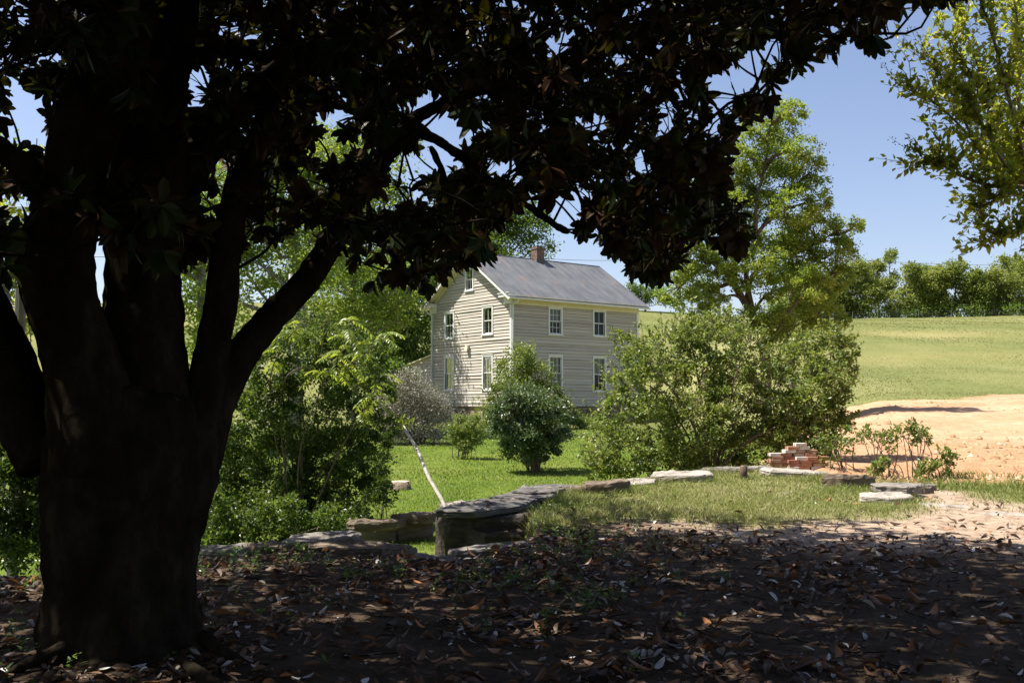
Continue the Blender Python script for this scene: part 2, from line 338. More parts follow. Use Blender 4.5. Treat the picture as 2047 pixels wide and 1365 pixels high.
# ------------------------------------------------------------------ grass (ground cover, nobody could count the blades)
def blades(name, n, a0, a1, r0, r1, h, wdt, mat, keep, lean=.5, rp=1.0, seed=1, tj=.16):
    g = np.random.default_rng(seed); a = np.radians(a0 + (a1 - a0) * g.random(n)); r = np.exp(np.log(r0) + (np.log(r1) - np.log(r0)) * g.random(n) ** rp)
    x = r * np.sin(a); y = r * np.cos(a); k = keep(x, y, g); x, y, r = x[k], y[k], r[k]; n = len(x); z = terrain(x, y)
    hh = h(x, y) * (.5 + g.random(n)); ww = wdt * np.maximum(r, 6) / 20 * (.6 + .8 * g.random(n)); th = g.random(n) * 6.283; ld = g.normal(size=(n, 2)) * lean * hh[:, None]
    b = np.stack([x, y, z - .01], 1); s = np.stack([np.cos(th) * ww, np.sin(th) * ww, 0 * x], 1); t = b + np.stack([ld[:, 0], ld[:, 1], hh], 1)
    mid = b + np.stack([ld[:, 0] * .35, ld[:, 1] * .35, hh * .55], 1)
    V = np.stack([b - s, b + s, mid + s * .8, t, mid - s * .8], 1).reshape(-1, 3); ii = np.arange(n)[:, None] * 5
    F4 = ii + [0, 1, 2, 4]; F3 = ii + [4, 2, 3]
    ti = np.clip(.5 + (fbm(x * .6, y * .6, 41) - .5) * (1.0 if tj > .1 else .5) + (0 if tj > .1 else .8) * (fbm(x * .06, y * .10, 43) - .5) + g.normal(size=n) * tj, 0, 1)
    return setp(mk(name, V, [F4, F3], mat, None, np.repeat(ti, 5)), kind='stuff')
lawn_m = leaf_mat('lawn_blade', [(.08, .125, .012), (.135, .185, .024), (.22, .235, .05)], [(.15, .23, .02), (.25, .30, .045)], .42, .5)
mead_m = leaf_mat('meadow_blade', [(.13, .16, .045), (.185, .195, .068), (.27, .25, .115)], [(.22, .25, .06), (.34, .33, .12)], .55, .6)
terr_m = leaf_mat('terrace_blade', [(.075, .13, .016), (.17, .20, .04), (.32, .28, .12)], [(.17, .23, .03), (.30, .29, .09)], .35, .5)
def kl(x, y, g):
    d, la, me, gr, pa, sd = weights(x, y); return (sd < -.02) & (d < .25 + .3 * g.random(len(x))) & (me < .6)
blades('lawn_grass', 230000, -26, 31, 11, 60, lambda x, y: .03 + .055 * fbm(x * .8, y * .8, 51) ** 1.2, .007, lawn_m, kl, .6, 1.0, 2)
def km(x, y, g):
    d, la, me, gr, pa, sd = weights(x, y); return (me > .35) & (d < .3 + .3 * g.random(len(x)))
blades('meadow_grass', 210000, -31, 32, 40, 145, lambda x, y: .02 + .085 * fbm(x * .12, y * .2, 52) ** 2, .0075, mead_m, km, .6, 1.0, 3, .06)
def kt(x, y, g):
    d, la, me, gr, pa, sd = weights(x, y); return (sd > .02) & (g.random(len(x)) < gr * 1.1) & (d < .5)
blades('terrace_grass', 125000, -2, 32, 8.5, 20.5, lambda x, y: .04 + .10 * fbm(x * 1.7, y * 1.7, 53) ** 2 + .05 * sm(.6, .0, np.abs(sdist(x, y, TP))), .0062, terr_m, kt, .7, 1.0, 4)

def kv_(x, y, g): return (y > 15.0) & (y < 16.9 + .8 * (fbm(x * 1.5, y, 71) - .3)) & (x > 4.9) & (x < 12) & (g.random(len(x)) < .25 + .9 * (fbm(x * 1.6, y * 1.6, 72) > .45))
blades('verge_grass', 12000, 14, 34, 15, 20, lambda x, y: .05 + .12 * fbm(x * 1.3, y * 1.3, 73), .007, terr_m, kv_, .5, 1.0, 6)
def kp_(x, y, g):
    d, la, me, gr, pa, sd = weights(x, y); return (sd > .05) & (gr < .5) & (y > 9.6) & (g.random(len(x)) < 1.0 * (fbm(x * 1.1, y * 1.1, 74) > .58))
blades('path_weeds', 9000, 2, 32, 9.5, 16, lambda x, y: .025 + .04 * fbm(x * 2, y * 2, 75), .007, terr_m, kp_, .9, 1.0, 7)
# ------------------------------------------------------------------ farmhouse (local x along the long wall, y along the gable wall)
def clap_mat(name, c0, c1):
    m, nt, o = newmat(name); p = N(nt, 'ShaderNodeBsdfPrincipled'); p.inputs['Roughness'].default_value = .6; p.inputs['Specular IOR Level'].default_value = .3
    tc = N(nt, 'ShaderNodeTexCoord'); mp = N(nt, 'ShaderNodeMapping'); mp.inputs['Scale'].default_value = (1, 1, 7); L(nt, tc.outputs['Object'], mp.inputs[0])
    n = N(nt, 'ShaderNodeTexNoise'); n.inputs['Scale'].default_value = .8; n.inputs['Detail'].default_value = 12; n.inputs['Roughness'].default_value = .72; L(nt, mp.outputs[0], n.inputs[0])
    a = N(nt, 'ShaderNodeAttribute', attribute_name='tint'); ad = N(nt, 'ShaderNodeMath', operation='MULTIPLY_ADD'); L(nt, a.outputs['Fac'], ad.inputs[0]); ad.inputs[1].default_value = .35; L(nt, n.outputs[0], ad.inputs[2])
    r = ramp(nt, [tuple(c * .86 for c in c0), c0, c1], [.36, .52, .85]); L(nt, ad.outputs[0], r.inputs[0]); L(nt, r.outputs[0], p.inputs['Base Color'])
    b = N(nt, 'ShaderNodeBump'); b.inputs['Strength'].default_value = .25; b.inputs['Distance'].default_value = .01; L(nt, n.outputs[0], b.inputs['Height']); L(nt, b.outputs[0], p.inputs['Normal'])
    L(nt, p.outputs[0], o.inputs[0]); return m
SIDE = clap_mat('weathered_clapboard', (.40, .355, .30), (.50, .455, .395))
WHITE = solid('white_trim_paint', [(.62, .61, .58), (.76, .76, .74)], 2.5, .5, .1)
CREAM = solid('cream_soffit_paint', [(.60, .55, .36), (.70, .66, .48)], 2, .55, .1)
BLIND = solid('window_blind', [(.55, .55, .52), (.62, .62, .6)], 3, .6)
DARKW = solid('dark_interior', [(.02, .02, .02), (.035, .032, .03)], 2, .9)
def glass_mat():
    m, nt, o = newmat('window_glass'); g = N(nt, 'ShaderNodeBsdfGlossy'); g.inputs['Roughness'].default_value = .015; g.inputs['Color'].default_value = (.36, .38, .38, 1)
    t = N(nt, 'ShaderNodeBsdfTransparent'); t.inputs[0].default_value = (.72, .78, .76, 1); fr = N(nt, 'ShaderNodeFresnel'); fr.inputs[0].default_value = 1.5
    ad = N(nt, 'ShaderNodeMath', operation='ADD'); ad.inputs[1].default_value = .02; L(nt, fr.outputs[0], ad.inputs[0])
    tc = N(nt, 'ShaderNodeTexCoord'); n = N(nt, 'ShaderNodeTexNoise'); n.inputs['Scale'].default_value = 1.8; L(nt, tc.outputs['Object'], n.inputs[0])
    b = N(nt, 'ShaderNodeBump'); b.inputs['Strength'].default_value = .12; b.inputs['Distance'].default_value = .05; L(nt, n.outputs[0], b.inputs['Height']); L(nt, b.outputs[0], g.inputs['Normal'])
    ms = N(nt, 'ShaderNodeMixShader'); L(nt, ad.outputs[0], ms.inputs[0]); L(nt, t.outputs[0], ms.inputs[1]); L(nt, g.outputs[0], ms.inputs[2]); L(nt, ms.outputs[0], o.inputs[0]); return m
GLASS = glass_mat()
def roof_mat():
    m, nt, o = newmat('old_metal_roof'); p = N(nt, 'ShaderNodeBsdfPrincipled'); p.inputs['Roughness'].default_value = .55; p.inputs['Specular IOR Level'].default_value = .4
    tc = N(nt, 'ShaderNodeTexCoord')
    def nz(s, st, d=8, ro=.65):
        mp = N(nt, 'ShaderNodeMapping'); mp.inputs['Scale'].default_value = st; L(nt, tc.outputs['Object'], mp.inputs[0]); n = N(nt, 'ShaderNodeTexNoise'); n.inputs['Scale'].default_value = s; n.inputs['Detail'].default_value = d; n.inputs['Roughness'].default_value = ro; L(nt, mp.outputs[0], n.inputs[0]); return n.outputs[0]
    a = ramp(nt, [(.085, .089, .096), (.12, .124, .132), (.165, .168, .174)], [.3, .5, .72]); L(nt, nz(1.6, (1, .5, .5)), a.inputs[0])
    r = ramp(nt, [(0, 0, 0), (1, 1, 1)], [.575, .75]); L(nt, nz(.9, (2.2, .55, .55), 10, .7), r.inputs[0])
    rc = ramp(nt, [(.20, .10, .055), (.33, .19, .12)], [.3, .7]); L(nt, nz(14, (1, 1, 1)), rc.inputs[0])
    mx = N(nt, 'ShaderNodeMix', data_type='RGBA'); L(nt, r.outputs[0], mx.inputs[0]); L(nt, a.outputs[0], mx.inputs[6]); L(nt, rc.outputs[0], mx.inputs[7]); L(nt, mx.outputs[2], p.inputs['Base Color'])
    b = N(nt, 'ShaderNodeBump'); b.inputs['Strength'].default_value = .2; b.inputs['Distance'].default_value = .02; L(nt, nz(2.5, (1, 1, 1)), b.inputs['Height']); L(nt, b.outputs[0], p.inputs['Normal'])
    L(nt, p.outputs[0], o.inputs[0]); return m
ROOF = roof_mat()
def brick_mat(name, c1, c2, mortar, bw=.2, rh=.068, ms=.01):
    m, nt, o = newmat(name); p = N(nt, 'ShaderNodeBsdfPrincipled'); p.inputs['Roughness'].default_value = .85
    tc = N(nt, 'ShaderNodeTexCoord'); sx = N(nt, 'ShaderNodeSeparateXYZ'); cx = N(nt, 'ShaderNodeCombineXYZ'); ad = N(nt, 'ShaderNodeMath', operation='ADD')
    L(nt, tc.outputs['Object'], sx.inputs[0]); L(nt, sx.outputs[0], ad.inputs[0]); L(nt, sx.outputs[1], ad.inputs[1]); L(nt, ad.outputs[0], cx.inputs[0]); L(nt, sx.outputs[2], cx.inputs[1])
    b = N(nt, 'ShaderNodeTexBrick'); b.inputs['Scale'].default_value = 1; b.inputs['Brick Width'].default_value = bw; b.inputs['Row Height'].default_value = rh; b.inputs['Mortar Size'].default_value = ms
    b.inputs['Color1'].default_value = (*c1, 1); b.inputs['Color2'].default_value = (*c2, 1); b.inputs['Mortar'].default_value = (*mortar, 1); L(nt, cx.outputs[0], b.inputs[0])
    n = N(nt, 'ShaderNodeTexNoise'); n.inputs['Scale'].default_value = 6; n.inputs['Detail'].default_value = 8; L(nt, tc.outputs['Object'], n.inputs[0])
    r = ramp(nt, [(.45, .45, .45), (1.2, 1.2, 1.2)], [.3, .7]); L(nt, n.outputs[0], r.inputs[0]); mx = N(nt, 'ShaderNodeMix', data_type='RGBA', blend_type='MULTIPLY'); mx.inputs[0].default_value = 1
    L(nt, b.outputs[0], mx.inputs[6]); L(nt, r.outputs[0], mx.inputs[7]); L(nt, mx.outputs[2], p.inputs['Base Color'])
    bp = N(nt, 'ShaderNodeBump'); bp.inputs['Strength'].default_value = .6; bp.inputs['Distance'].default_value = .01; bp.invert = True; L(nt, b.outputs['Fac'], bp.inputs['Height']); L(nt, bp.outputs[0], p.inputs['Normal'])
    L(nt, p.outputs[0], o.inputs[0]); return m
CHIM = brick_mat('chimney_brick', (.20, .095, .06), (.13, .065, .045), (.20, .17, .145))
def rubble_mat():
    m, nt, o = newmat('rubble_stone'); p = N(nt, 'ShaderNodeBsdfPrincipled'); p.inputs['Roughness'].default_value = .9
    tc = N(nt, 'ShaderNodeTexCoord'); mp = N(nt, 'ShaderNodeMapping'); mp.inputs['Scale'].default_value = (1, 1, 1.9); L(nt, tc.outputs['Object'], mp.inputs[0])
    v = N(nt, 'ShaderNodeTexVoronoi'); v.inputs['Scale'].default_value = 3.6; L(nt, mp.outputs[0], v.inputs[0]); v2 = N(nt, 'ShaderNodeTexVoronoi', feature='DISTANCE_TO_EDGE'); v2.inputs['Scale'].default_value = 3.6; L(nt, mp.outputs[0], v2.inputs[0])
    sp = N(nt, 'ShaderNodeSeparateColor'); L(nt, v.outputs['Color'], sp.inputs[0]); r = ramp(nt, [(.16, .10, .065), (.27, .19, .13), (.36, .29, .21), (.22, .19, .16)]); L(nt, sp.outputs[0], r.inputs[0])
    e = ramp(nt, [(0, 0, 0), (1, 1, 1)], [.02, .09]); L(nt, v2.outputs['Distance'], e.inputs[0]); mx = N(nt, 'ShaderNodeMix', data_type='RGBA'); L(nt, e.outputs[0], mx.inputs[0]); mx.inputs[6].default_value = (.24, .20, .16, 1); L(nt, r.outputs[0], mx.inputs[7])
    L(nt, mx.outputs[2], p.inputs['Base Color']); b = N(nt, 'ShaderNodeBump'); b.inputs['Distance'].default_value = .04; L(nt, e.outputs[0], b.inputs['Height']); L(nt, b.outputs[0], p.inputs['Normal']); L(nt, p.outputs[0], o.inputs[0]); return m
RUBBLE = rubble_mat()
HO = np.array([-.02, 50.0, 1.35]); HR = math.atan2(.598, .802); HLEN, HW = 8.75, 7.45
house = empty('farmhouse', HO, 'two storey grey clapboard farmhouse with dark metal roof beyond the lawn', 'house', rz=HR)
EW = .162; CAS = .095
# openings in outer casing size: (a0, a1, z0, z1)
FAC = [(2.36, 3.31, 3.67, 5.17), (5.42, 6.36, 3.70, 5.20), (2.36, 3.31, .76, 2.66), (5.40, 6.36, .74, 2.68)]
GAB = [(1.58, 2.55, 3.68, 5.22), (5.22, 6.17, 3.66, 5.18), (1.58, 2.55, .80, 2.68), (5.22, 6.20, .82, 2.74), (3.36, 4.16, 6.13, 7.42)]
ROOFZ0, RSL = 5.72, .66          # underside of the roof over the long wall, slope
def hgt(y): return ROOFZ0 + RSL * (y if y < HW / 2 else HW - y)
def siding(mb, L0, L1, zt, opens, P, lim=None, amp=.026, gap=.0075):
    """courses of lapped boards with real openings; P(a, z, out) -> local point; lim(z) -> range of a"""
    g = np.random.default_rng(int(L1 * 100)); nz = int(math.ceil(zt / EW))
    for k in range(nz):
        z0, z1 = k * EW, min((k + 1) * EW + .0, zt); jit = g.normal(0, .0035); pr = amp * (1 + .25 * g.normal())
        lo0, hi0 = (L0, L1) if lim is None else lim(z0); lo1, hi1 = (L0, L1) if lim is None else lim(z1)
        if hi0 - lo0 < .05: break
        zs = sorted({z0, z1} | {z for o in opens for z in (o[2] + CAS, o[3] - CAS) if z0 < z < z1})
        for za, zb in zip(zs, zs[1:]):
            cuts = [(o[0] + CAS, o[1] - CAS) for o in opens if o[2] + CAS < (za + zb) / 2 < o[3] - CAS]
            fa, fb = (za - z0) / EW, (zb - z0) / EW
            def lohi(f): return lo0 + (lo1 - lo0) * f, hi0 + (hi1 - hi0) * f
            (la, ha), (lb, hb) = lohi(fa), lohi(fb); segs = []; c0 = None; edges = sorted(cuts); s = None
            pts = [('L', None)]
            cur = None
            for c in edges: segs.append((cur, c[0])); cur = c[1]
            segs.append((cur, None))
            for s0, s1 in segs:
                A0, B0 = (la, lb) if s0 is None else (s0, s0); A1, B1 = (ha, hb) if s1 is None else (s1, s1)
                if A1 - A0 < .01: continue
                nn = max(1, int((A1 - A0) / 1.4)); tt = np.linspace(0, 1, nn + 1)
                wv = g.normal(0, .0045, nn + 1) if za == z0 else np.zeros(nn + 1); pv = pr * (1 + .22 * g.normal(size=nn + 1)); tn = .5 + .3 * g.normal()
                for q in range(nn):
                    a0, a1 = A0 + (A1 - A0) * tt[q], A0 + (A1 - A0) * tt[q + 1]; b0, b1 = B0 + (B1 - B0) * tt[q], B0 + (B1 - B0) * tt[q + 1]
                    o0, o1 = pv[q] * (1 - fa) + .004, pv[q + 1] * (1 - fa) + .004; u0, u1 = pv[q] * (1 - fb) + .002, pv[q + 1] * (1 - fb) + .002
                    gp = gap * (1 + .5 * pv[q] / .026) * (za == z0); v0, v1 = za + gp + wv[q] + jit * (za == z0), za + gp + wv[q + 1] + jit * (za == z0)
                    mb.add([P(a0, v0, o0), P(a1, v1, o1), P(b1, zb, u1), P(b0, zb, u0)], [(0, 1, 2, 3)], tn)
                    if za == z0: mb.add([P(a0, v0, -.012), P(a1, v1, -.012), P(a1, v1, o1), P(a0, v0, o0)], [(0, 1, 2, 3)], tn)
def fP(a, z, o): return (a, -o, z)
def gP(a, z, o): return (-o, a, z)
mb = MB(); siding(mb, 0, HLEN, 5.14, FAC, fP, gap=.0055); mb.build('long_wall', SIDE, house)
def glim(z):
    if z <= ROOFZ0: return 0, HW
    d = (z - ROOFZ0) / RSL; return d, HW - d
mb = MB(); siding(mb, 0, HW, 8.1, GAB, gP, glim, .027); mb.build('gable_wall', SIDE, house)
mb = MB(); mb.add([(HLEN, 0, -1), (HLEN, HW, -1), (HLEN, HW, 5.7), (HLEN, HW / 2, 8.1), (HLEN, 0, 5.7)], [(0, 1, 2, 3, 4)]); mb.add([(0, HW, -1), (HLEN, HW, -1), (HLEN, HW, 5.7), (0, HW, 5.7)], [(3, 2, 1, 0)])
mb.build('rear_wall', SIDE, house)
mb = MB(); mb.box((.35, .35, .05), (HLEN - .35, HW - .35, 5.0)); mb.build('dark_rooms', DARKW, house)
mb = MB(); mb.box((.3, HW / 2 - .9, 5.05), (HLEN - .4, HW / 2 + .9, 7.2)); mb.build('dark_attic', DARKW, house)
mb = MB(); mb.box((.05, .06, -1.6), (HLEN - .02, .45, -.01)); mb.box((.06, .45, -1.6), (.5, HW - .02, -.01)); mb.build('foundation', RUBBLE, house)
# corner boards, frieze, soffit, cornice returns
for p0, p1 in (((-.045, -.045, 0), (.10, -.024, 5.14)), ((-.046, -.0235, 0), (-.024, .11, 5.14)), ((HLEN - .12, -.043, 0), (HLEN + .03, -.024, 5.14)), ((-.046, HW - .12, 0), (-.024, HW + .02, 5.14))):
    mb = MB(); mb.box(p0, p1); mb.build('corner_board', WHITE, house)
mb = MB(); mb.box((-.05, -.06, 5.15), (HLEN + .05, -.02, 5.52)); mb.box((-.44, -.39, 5.53), (HLEN + .3, -.03, 5.56)); mb.build('frieze', CREAM, house)
for y0, y1 in ((-.40, .52), (HW - .52, HW + .40)):
    mb = MB(); mb.box((-.46, y0, 5.50), (-.03, y1, 5.66)); mb.box((-.50, y0 - .02, 5.665), (-.03, y1 + .03, 5.70)); mb.box((-.14, y0 + .28 if y0 < 0 else y0 + .03, 5.18), (-.026, y1 - .03 if y0 < 0 else y1 - .28, 5.495)); mb.build('cornice_return', WHITE, house)
# roof with standing seams
OV, GO, TH = .42, .50, .05
rf = MB(); zl = ROOFZ0 - RSL * OV; zr = ROOFZ0 + RSL * HW / 2
for s in (0, 1):
    Y = (lambda y: y) if s == 0 else (lambda y: HW - y)
    V = [(-GO, Y(-OV), zl), (HLEN + GO, Y(-OV), zl), (HLEN + GO, Y(HW / 2), zr), (-GO, Y(HW / 2), zr)]; V += [(x, y, z + TH) for x, y, z in V]
    rf.hexa(V if s == 0 else V)
roof = rf.build('roof', ROOF, house)
sm_ = MB(); ns = 19; g = np.random.default_rng(5)
for q in range(ns + 1):
    x = -GO + .012 + (HLEN + 2 * GO - .024) * q / ns
    for s in (0, 1):
        Y = (lambda y: y) if s == 0 else (lambda y: HW - y); y0, y1 = -OV + .01, HW / 2 - .01
        V = [(x - .011, Y(y0), zl + TH), (x + .011, Y(y0), zl + TH), (x + .011, Y(y1), zr + TH), (x - .011, Y(y1), zr + TH)]; V += [(a, b, c + .032) for a, b, c in V]; sm_.hexa(V)
sm_.tube([(-GO, HW / 2, zr + TH + .01), (HLEN + GO, HW / 2, zr + TH + .01)], .035, 8)
sm_.build('seams', ROOF, roof)
# rake boards and soffit under the gable overhang
for s in (0, 1):
    Y = (lambda y: y) if s == 0 else (lambda y: HW - y); mb = MB()
    def rk(x0, x1, d0, d1, y0=-.40, y1=HW / 2):
        V = [(x0, Y(y0), ROOFZ0 + RSL * y0 - d1), (x1, Y(y0), ROOFZ0 + RSL * y0 - d1), (x1, Y(y1), zr - d1), (x0, Y(y1), zr - d1)]; V += [(a, b, c + d1 - d0) for a, b, c in V]; mb.hexa(V)
    rk(-GO + .005, -GO + .03, .004, .15); mb.build('rake_board', WHITE, house)
    mb = MB(); rk(-GO + .032, -.03, .004, .03); rk(-.058, -.027, .032, .26, -.05); mb.build('rake_soffit', CREAM, house)
mb = MB(); gy0 = -OV - .01; P = [(-GO, gy0 - .05, zl + .0), (HLEN + GO, gy0 - .05, zl - .03)]
nseg = 30; 
prof = [(0, .0), (-.005, -.05), (-.03, -.085), (-.07, -.09), (-.105, -.06), (-.11, .0)]
V = []; 
for e, x in enumerate((-GO - .02, HLEN + GO)): V += [(x, gy0 + a, zl + b + .005 - .02 * e) for a, b in prof]
mb.add(V, [(q, q + 1, q + 7, q + 6) for q in range(5)] + [tuple(range(6))]); mb.build('gutter', WHITE, house)
mb = MB(); mb.tube(spline([(.05, gy0 - .05, zl - .08), (.05, gy0 - .04, zl - .2), (.02, -.16, 5.2), (.02, -.10, 5.05), (.02, -.10, .2), (.0, -.16, -.2)], 30), .042, 8); mb.build('downspout', WHITE, house, True)
mb = MB(); mb.tube(spline([(-.2, HW + .38, 5.5), (-.2, HW + .3, 5.3), (-.12, HW - .02, 5.1), (-.10, HW - .05, 4.9), (-.10, HW - .05, .3), (-.2, HW - .1, -.6)], 30), .042, 8); mb.build('downspout', WHITE, house, True)
# chimney
mb = MB(); cx_ = 4.62; mb.box((cx_ - .26, HW / 2 - .26, 7.8), (cx_ + .26, HW / 2 + .26, 8.80)); mb.box((cx_ - .29, HW / 2 - .29, 8.81), (cx_ + .29, HW / 2 + .29, 8.92)); ch = mb.build('chimney', CHIM, roof)
mb = MB(); mb.box((cx_ - .20, HW / 2 - .20, 8.925), (cx_ + .20, HW / 2 + .20, 9.0)); mb.build('chimney_cap', GREYS_ := solid('sooty_cap', [(.05, .045, .04), (.10, .09, .08)], 5, .9), ch); mb = MB(); mb.box((cx_ - .29, HW / 2 - .27, 7.85), (cx_ + .29, HW / 2 - .262, 8.25)); mb.build('flashing', solid('lead_flashing', [(.06, .06, .065), (.10, .10, .105)], 3, .6), ch)
# windows
def window(i, o, P, cols, rows, blind):
    a0, a1, z0, z1 = o; mb = MB(); c = CAS
    def bx(m, p0, p1, q0, q1, d0, d1):
        A = np.array(P(p0, q0, d0)); B = np.array(P(p1, q1, d1)); m.box(A, B)
    bx(mb, a0, a0 + c, z0, z1, .002, .045); bx(mb, a1 - c, a1, z0, z1, .002, .045); bx(mb, a0 + c, a1 - c, z1 - c, z1, .002, .043); bx(mb, a0 + c, a1 - c, z0 + .05, z0 + c, -.06, .043)
    bx(mb, a0 - .04, a1 + .04, z0, z0 + .048, .004, .075); bx(mb, a0 - .03, a1 + .03, z1 + .002, z1 + .03, .004, .065)
    f = mb.build('window', WHITE, house); ia, ib, ja, jb = a0 + c, a1 - c, z0 + c, z1 - c; mid = (ja + jb) / 2; r = .038
    for k, (s0, s1, d) in enumerate(((ja, mid + .02, -.075), (mid - .02, jb, -.04))):
        m = MB(); d1 = d + .032
        bx(m, ia, ia + r, s0, s1, d, d1); bx(m, ib - r, ib, s0, s1, d, d1); bx(m, ia + r, ib - r, s0, s0 + r * 1.2, d, d1); bx(m, ia + r, ib - r, s1 - r, s1, d, d1)
        for q in range(1, cols): x = ia + (ib - ia) * q / cols; bx(m, x - .010, x + .010, s0 + r * 1.2, s1 - r, d + .006, d1 - .004)
        for q in range(1, rows): z = s0 + (s1 - s0) * q / rows; bx(m, ia + r, ib - r, z - .010, z + .010, d + .008, d1 - .006)
        m.build('sash', WHITE, f)
        m = MB(); m.add([P(ia + r, s0 + r, d + .014), P(ib - r, s0 + r, d + .014), P(ib - r, s1 - r, d + .014), P(ia + r, s1 - r, d + .014)], [(0, 1, 2, 3)]); m.build('pane', GLASS, f)
    if blind:
        m = MB(); z = jb - .02; g = np.random.default_rng(i)
        zb = jb - (jb - ja) * blind
        while z > zb: bx(m, ia + .01, ib - .01, z - .030, z, -.125, -.118); z -= .044
        m.build('blind', BLIND, f)
specs = [(3, 2, .52), (2, 1, 0), (3, 2, .85), (2, 1, .5)]
for i_, o_ in enumerate(FAC): window(i_, o_, fP, *specs[i_])
for i_, o_ in enumerate(GAB): window(10 + i_, o_, gP, *[(2, 1, .97), (2, 1, .97), (3, 1, .9), (2, 1, .9), (2, 1, 0)][i_])
# hooded vent, meter box and pipe
mb = MB(); mb.hexa([(-.2, 3.72, 2.98), (-.03, 3.72, 2.98), (-.03, 3.98, 2.98), (-.2, 3.98, 2.98), (-.14, 3.72, 3.24), (-.03, 3.72, 3.24), (-.03, 3.98, 3.24), (-.14, 3.98, 3.24)][:8]); mb.build('vent_hood', CREAM, house, bevel=.01)
GREYM = solid('grey_metal', [(.20, .21, .22), (.30, .31, .32)], 4, .45, metal=.4)
mb = MB(); mb.box((-.16, 5.0, -.55), (.0, 5.28, -.15)); mb.tube([(-.1, 5.14, -.15), (-.1, 5.14, .22), (-.04, 5.14, .3)], .03, 8); mb.build('gas_meter', GREYM, house, bevel=.01)
# lean-to on the far long side
mb = MB(); ln = []; 
def lP(a, z, o): return (.35 - o, a, z)
LEAN = [(9.15, 9.95, .55, 2.25)]
siding(mb, HW, 10.35, 2.9, LEAN, lP, lambda z: (HW, 10.35 if z < 2.45 else 10.35 - (z - 2.45) / .17)); mb.box((.4, 10.3, -.9), (3.5, 10.34, 2.4)); le = mb.build('lean_to', SIDE, house)
mb = MB(); V = [(.12, HW + .005, 2.94), (3.8, HW + .005, 2.94), (3.8, 10.7, 2.36), (.12, 10.7, 2.36)]; V += [(a, b, c + .06) for a, b, c in V]; mb.hexa(V); mb.build('lean_to_roof', CREAM, le)
mb = MB(); mb.tube([(.2, 10.72, 2.32), (3.8, 10.72, 2.30)], .05, 8); mb.tube(spline([(.25, 10.72, 2.3), (.28, 10.55, 2.1), (.3, 10.42, 1.95), (.3, 10.42, -.6)], 14), .035, 8); mb.build('lean_to_gutter', WHITE, le)
mb = MB(); mb.box((.37, HW + .05, -.9), (3.4, 10.28, 0)); mb.build('lean_to_foundation', RUBBLE, le)
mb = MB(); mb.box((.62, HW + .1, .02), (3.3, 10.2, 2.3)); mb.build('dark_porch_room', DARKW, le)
f_ = window(30, LEAN[0], lP, 2, 1, 0)
# ------------------------------------------------------------------ terrace stones, bricks and small things
def stone_mat(name, c, bump=.9):
    m, nt, o = newmat(name); p = N(nt, 'ShaderNodeBsdfPrincipled'); p.inputs['Roughness'].default_value = .85; p.inputs['Specular IOR Level'].default_value = .25
    tc = N(nt, 'ShaderNodeTexCoord')
    def nz(s, st, d=9): 
        mp = N(nt, 'ShaderNodeMapping'); mp.inputs['Scale'].default_value = st; L(nt, tc.outputs['Object'], mp.inputs[0]); n = N(nt, 'ShaderNodeTexNoise'); n.inputs['Scale'].default_value = s; n.inputs['Detail'].default_value = d; n.inputs['Roughness'].default_value = .68; L(nt, mp.outputs[0], n.inputs[0]); return n.outputs[0]
    r = ramp(nt, c, list(np.linspace(.28, .72, len(c)))); L(nt, nz(3, (1, 1, 5)), r.inputs[0])
    l = ramp(nt, [(0, 0, 0), (1, 1, 1)], [.58, .68]); L(nt, nz(9, (1, 1, 1)), l.inputs[0]); mx = N(nt, 'ShaderNodeMix', data_type='RGBA'); mu = N(nt, 'ShaderNodeMath', operation='MULTIPLY'); mu.inputs[1].default_value = .45; L(nt, l.outputs[0], mu.inputs[0]); L(nt, mu.outputs[0], mx.inputs[0]); L(nt, r.outputs[0], mx.inputs[6]); mx.inputs[7].default_value = (.12, .13, .07, 1)
    L(nt, mx.outputs[2], p.inputs['Base Color']); b = N(nt, 'ShaderNodeBump'); b.inputs['Strength'].default_value = bump; b.inputs['Distance'].default_value = .02; L(nt, nz(7, (1, 1, 6)), b.inputs['Height']); L(nt, b.outputs[0], p.inputs['Normal']); L(nt, p.outputs[0], o.inputs[0]); return m
GREYS = stone_mat('grey_stone', [(.09, .08, .07), (.19, .168, .145), (.31, .28, .24)])
PALES = stone_mat('pale_stone', [(.17, .15, .125), (.31, .275, .235), (.46, .415, .36)])
SLATE = stone_mat('slate_stone', [(.06, .054, .048), (.115, .105, .095), (.19, .18, .165)])
BROWN = stone_mat('brown_stone', [(.07, .052, .037), (.14, .105, .075), (.25, .20, .145)])
DARKST = stone_mat('shade_dark_stone', [(.03, .024, .018), (.065, .052, .04), (.12, .10, .08)])  # stone colour darkened to put the pit wall's shade into it
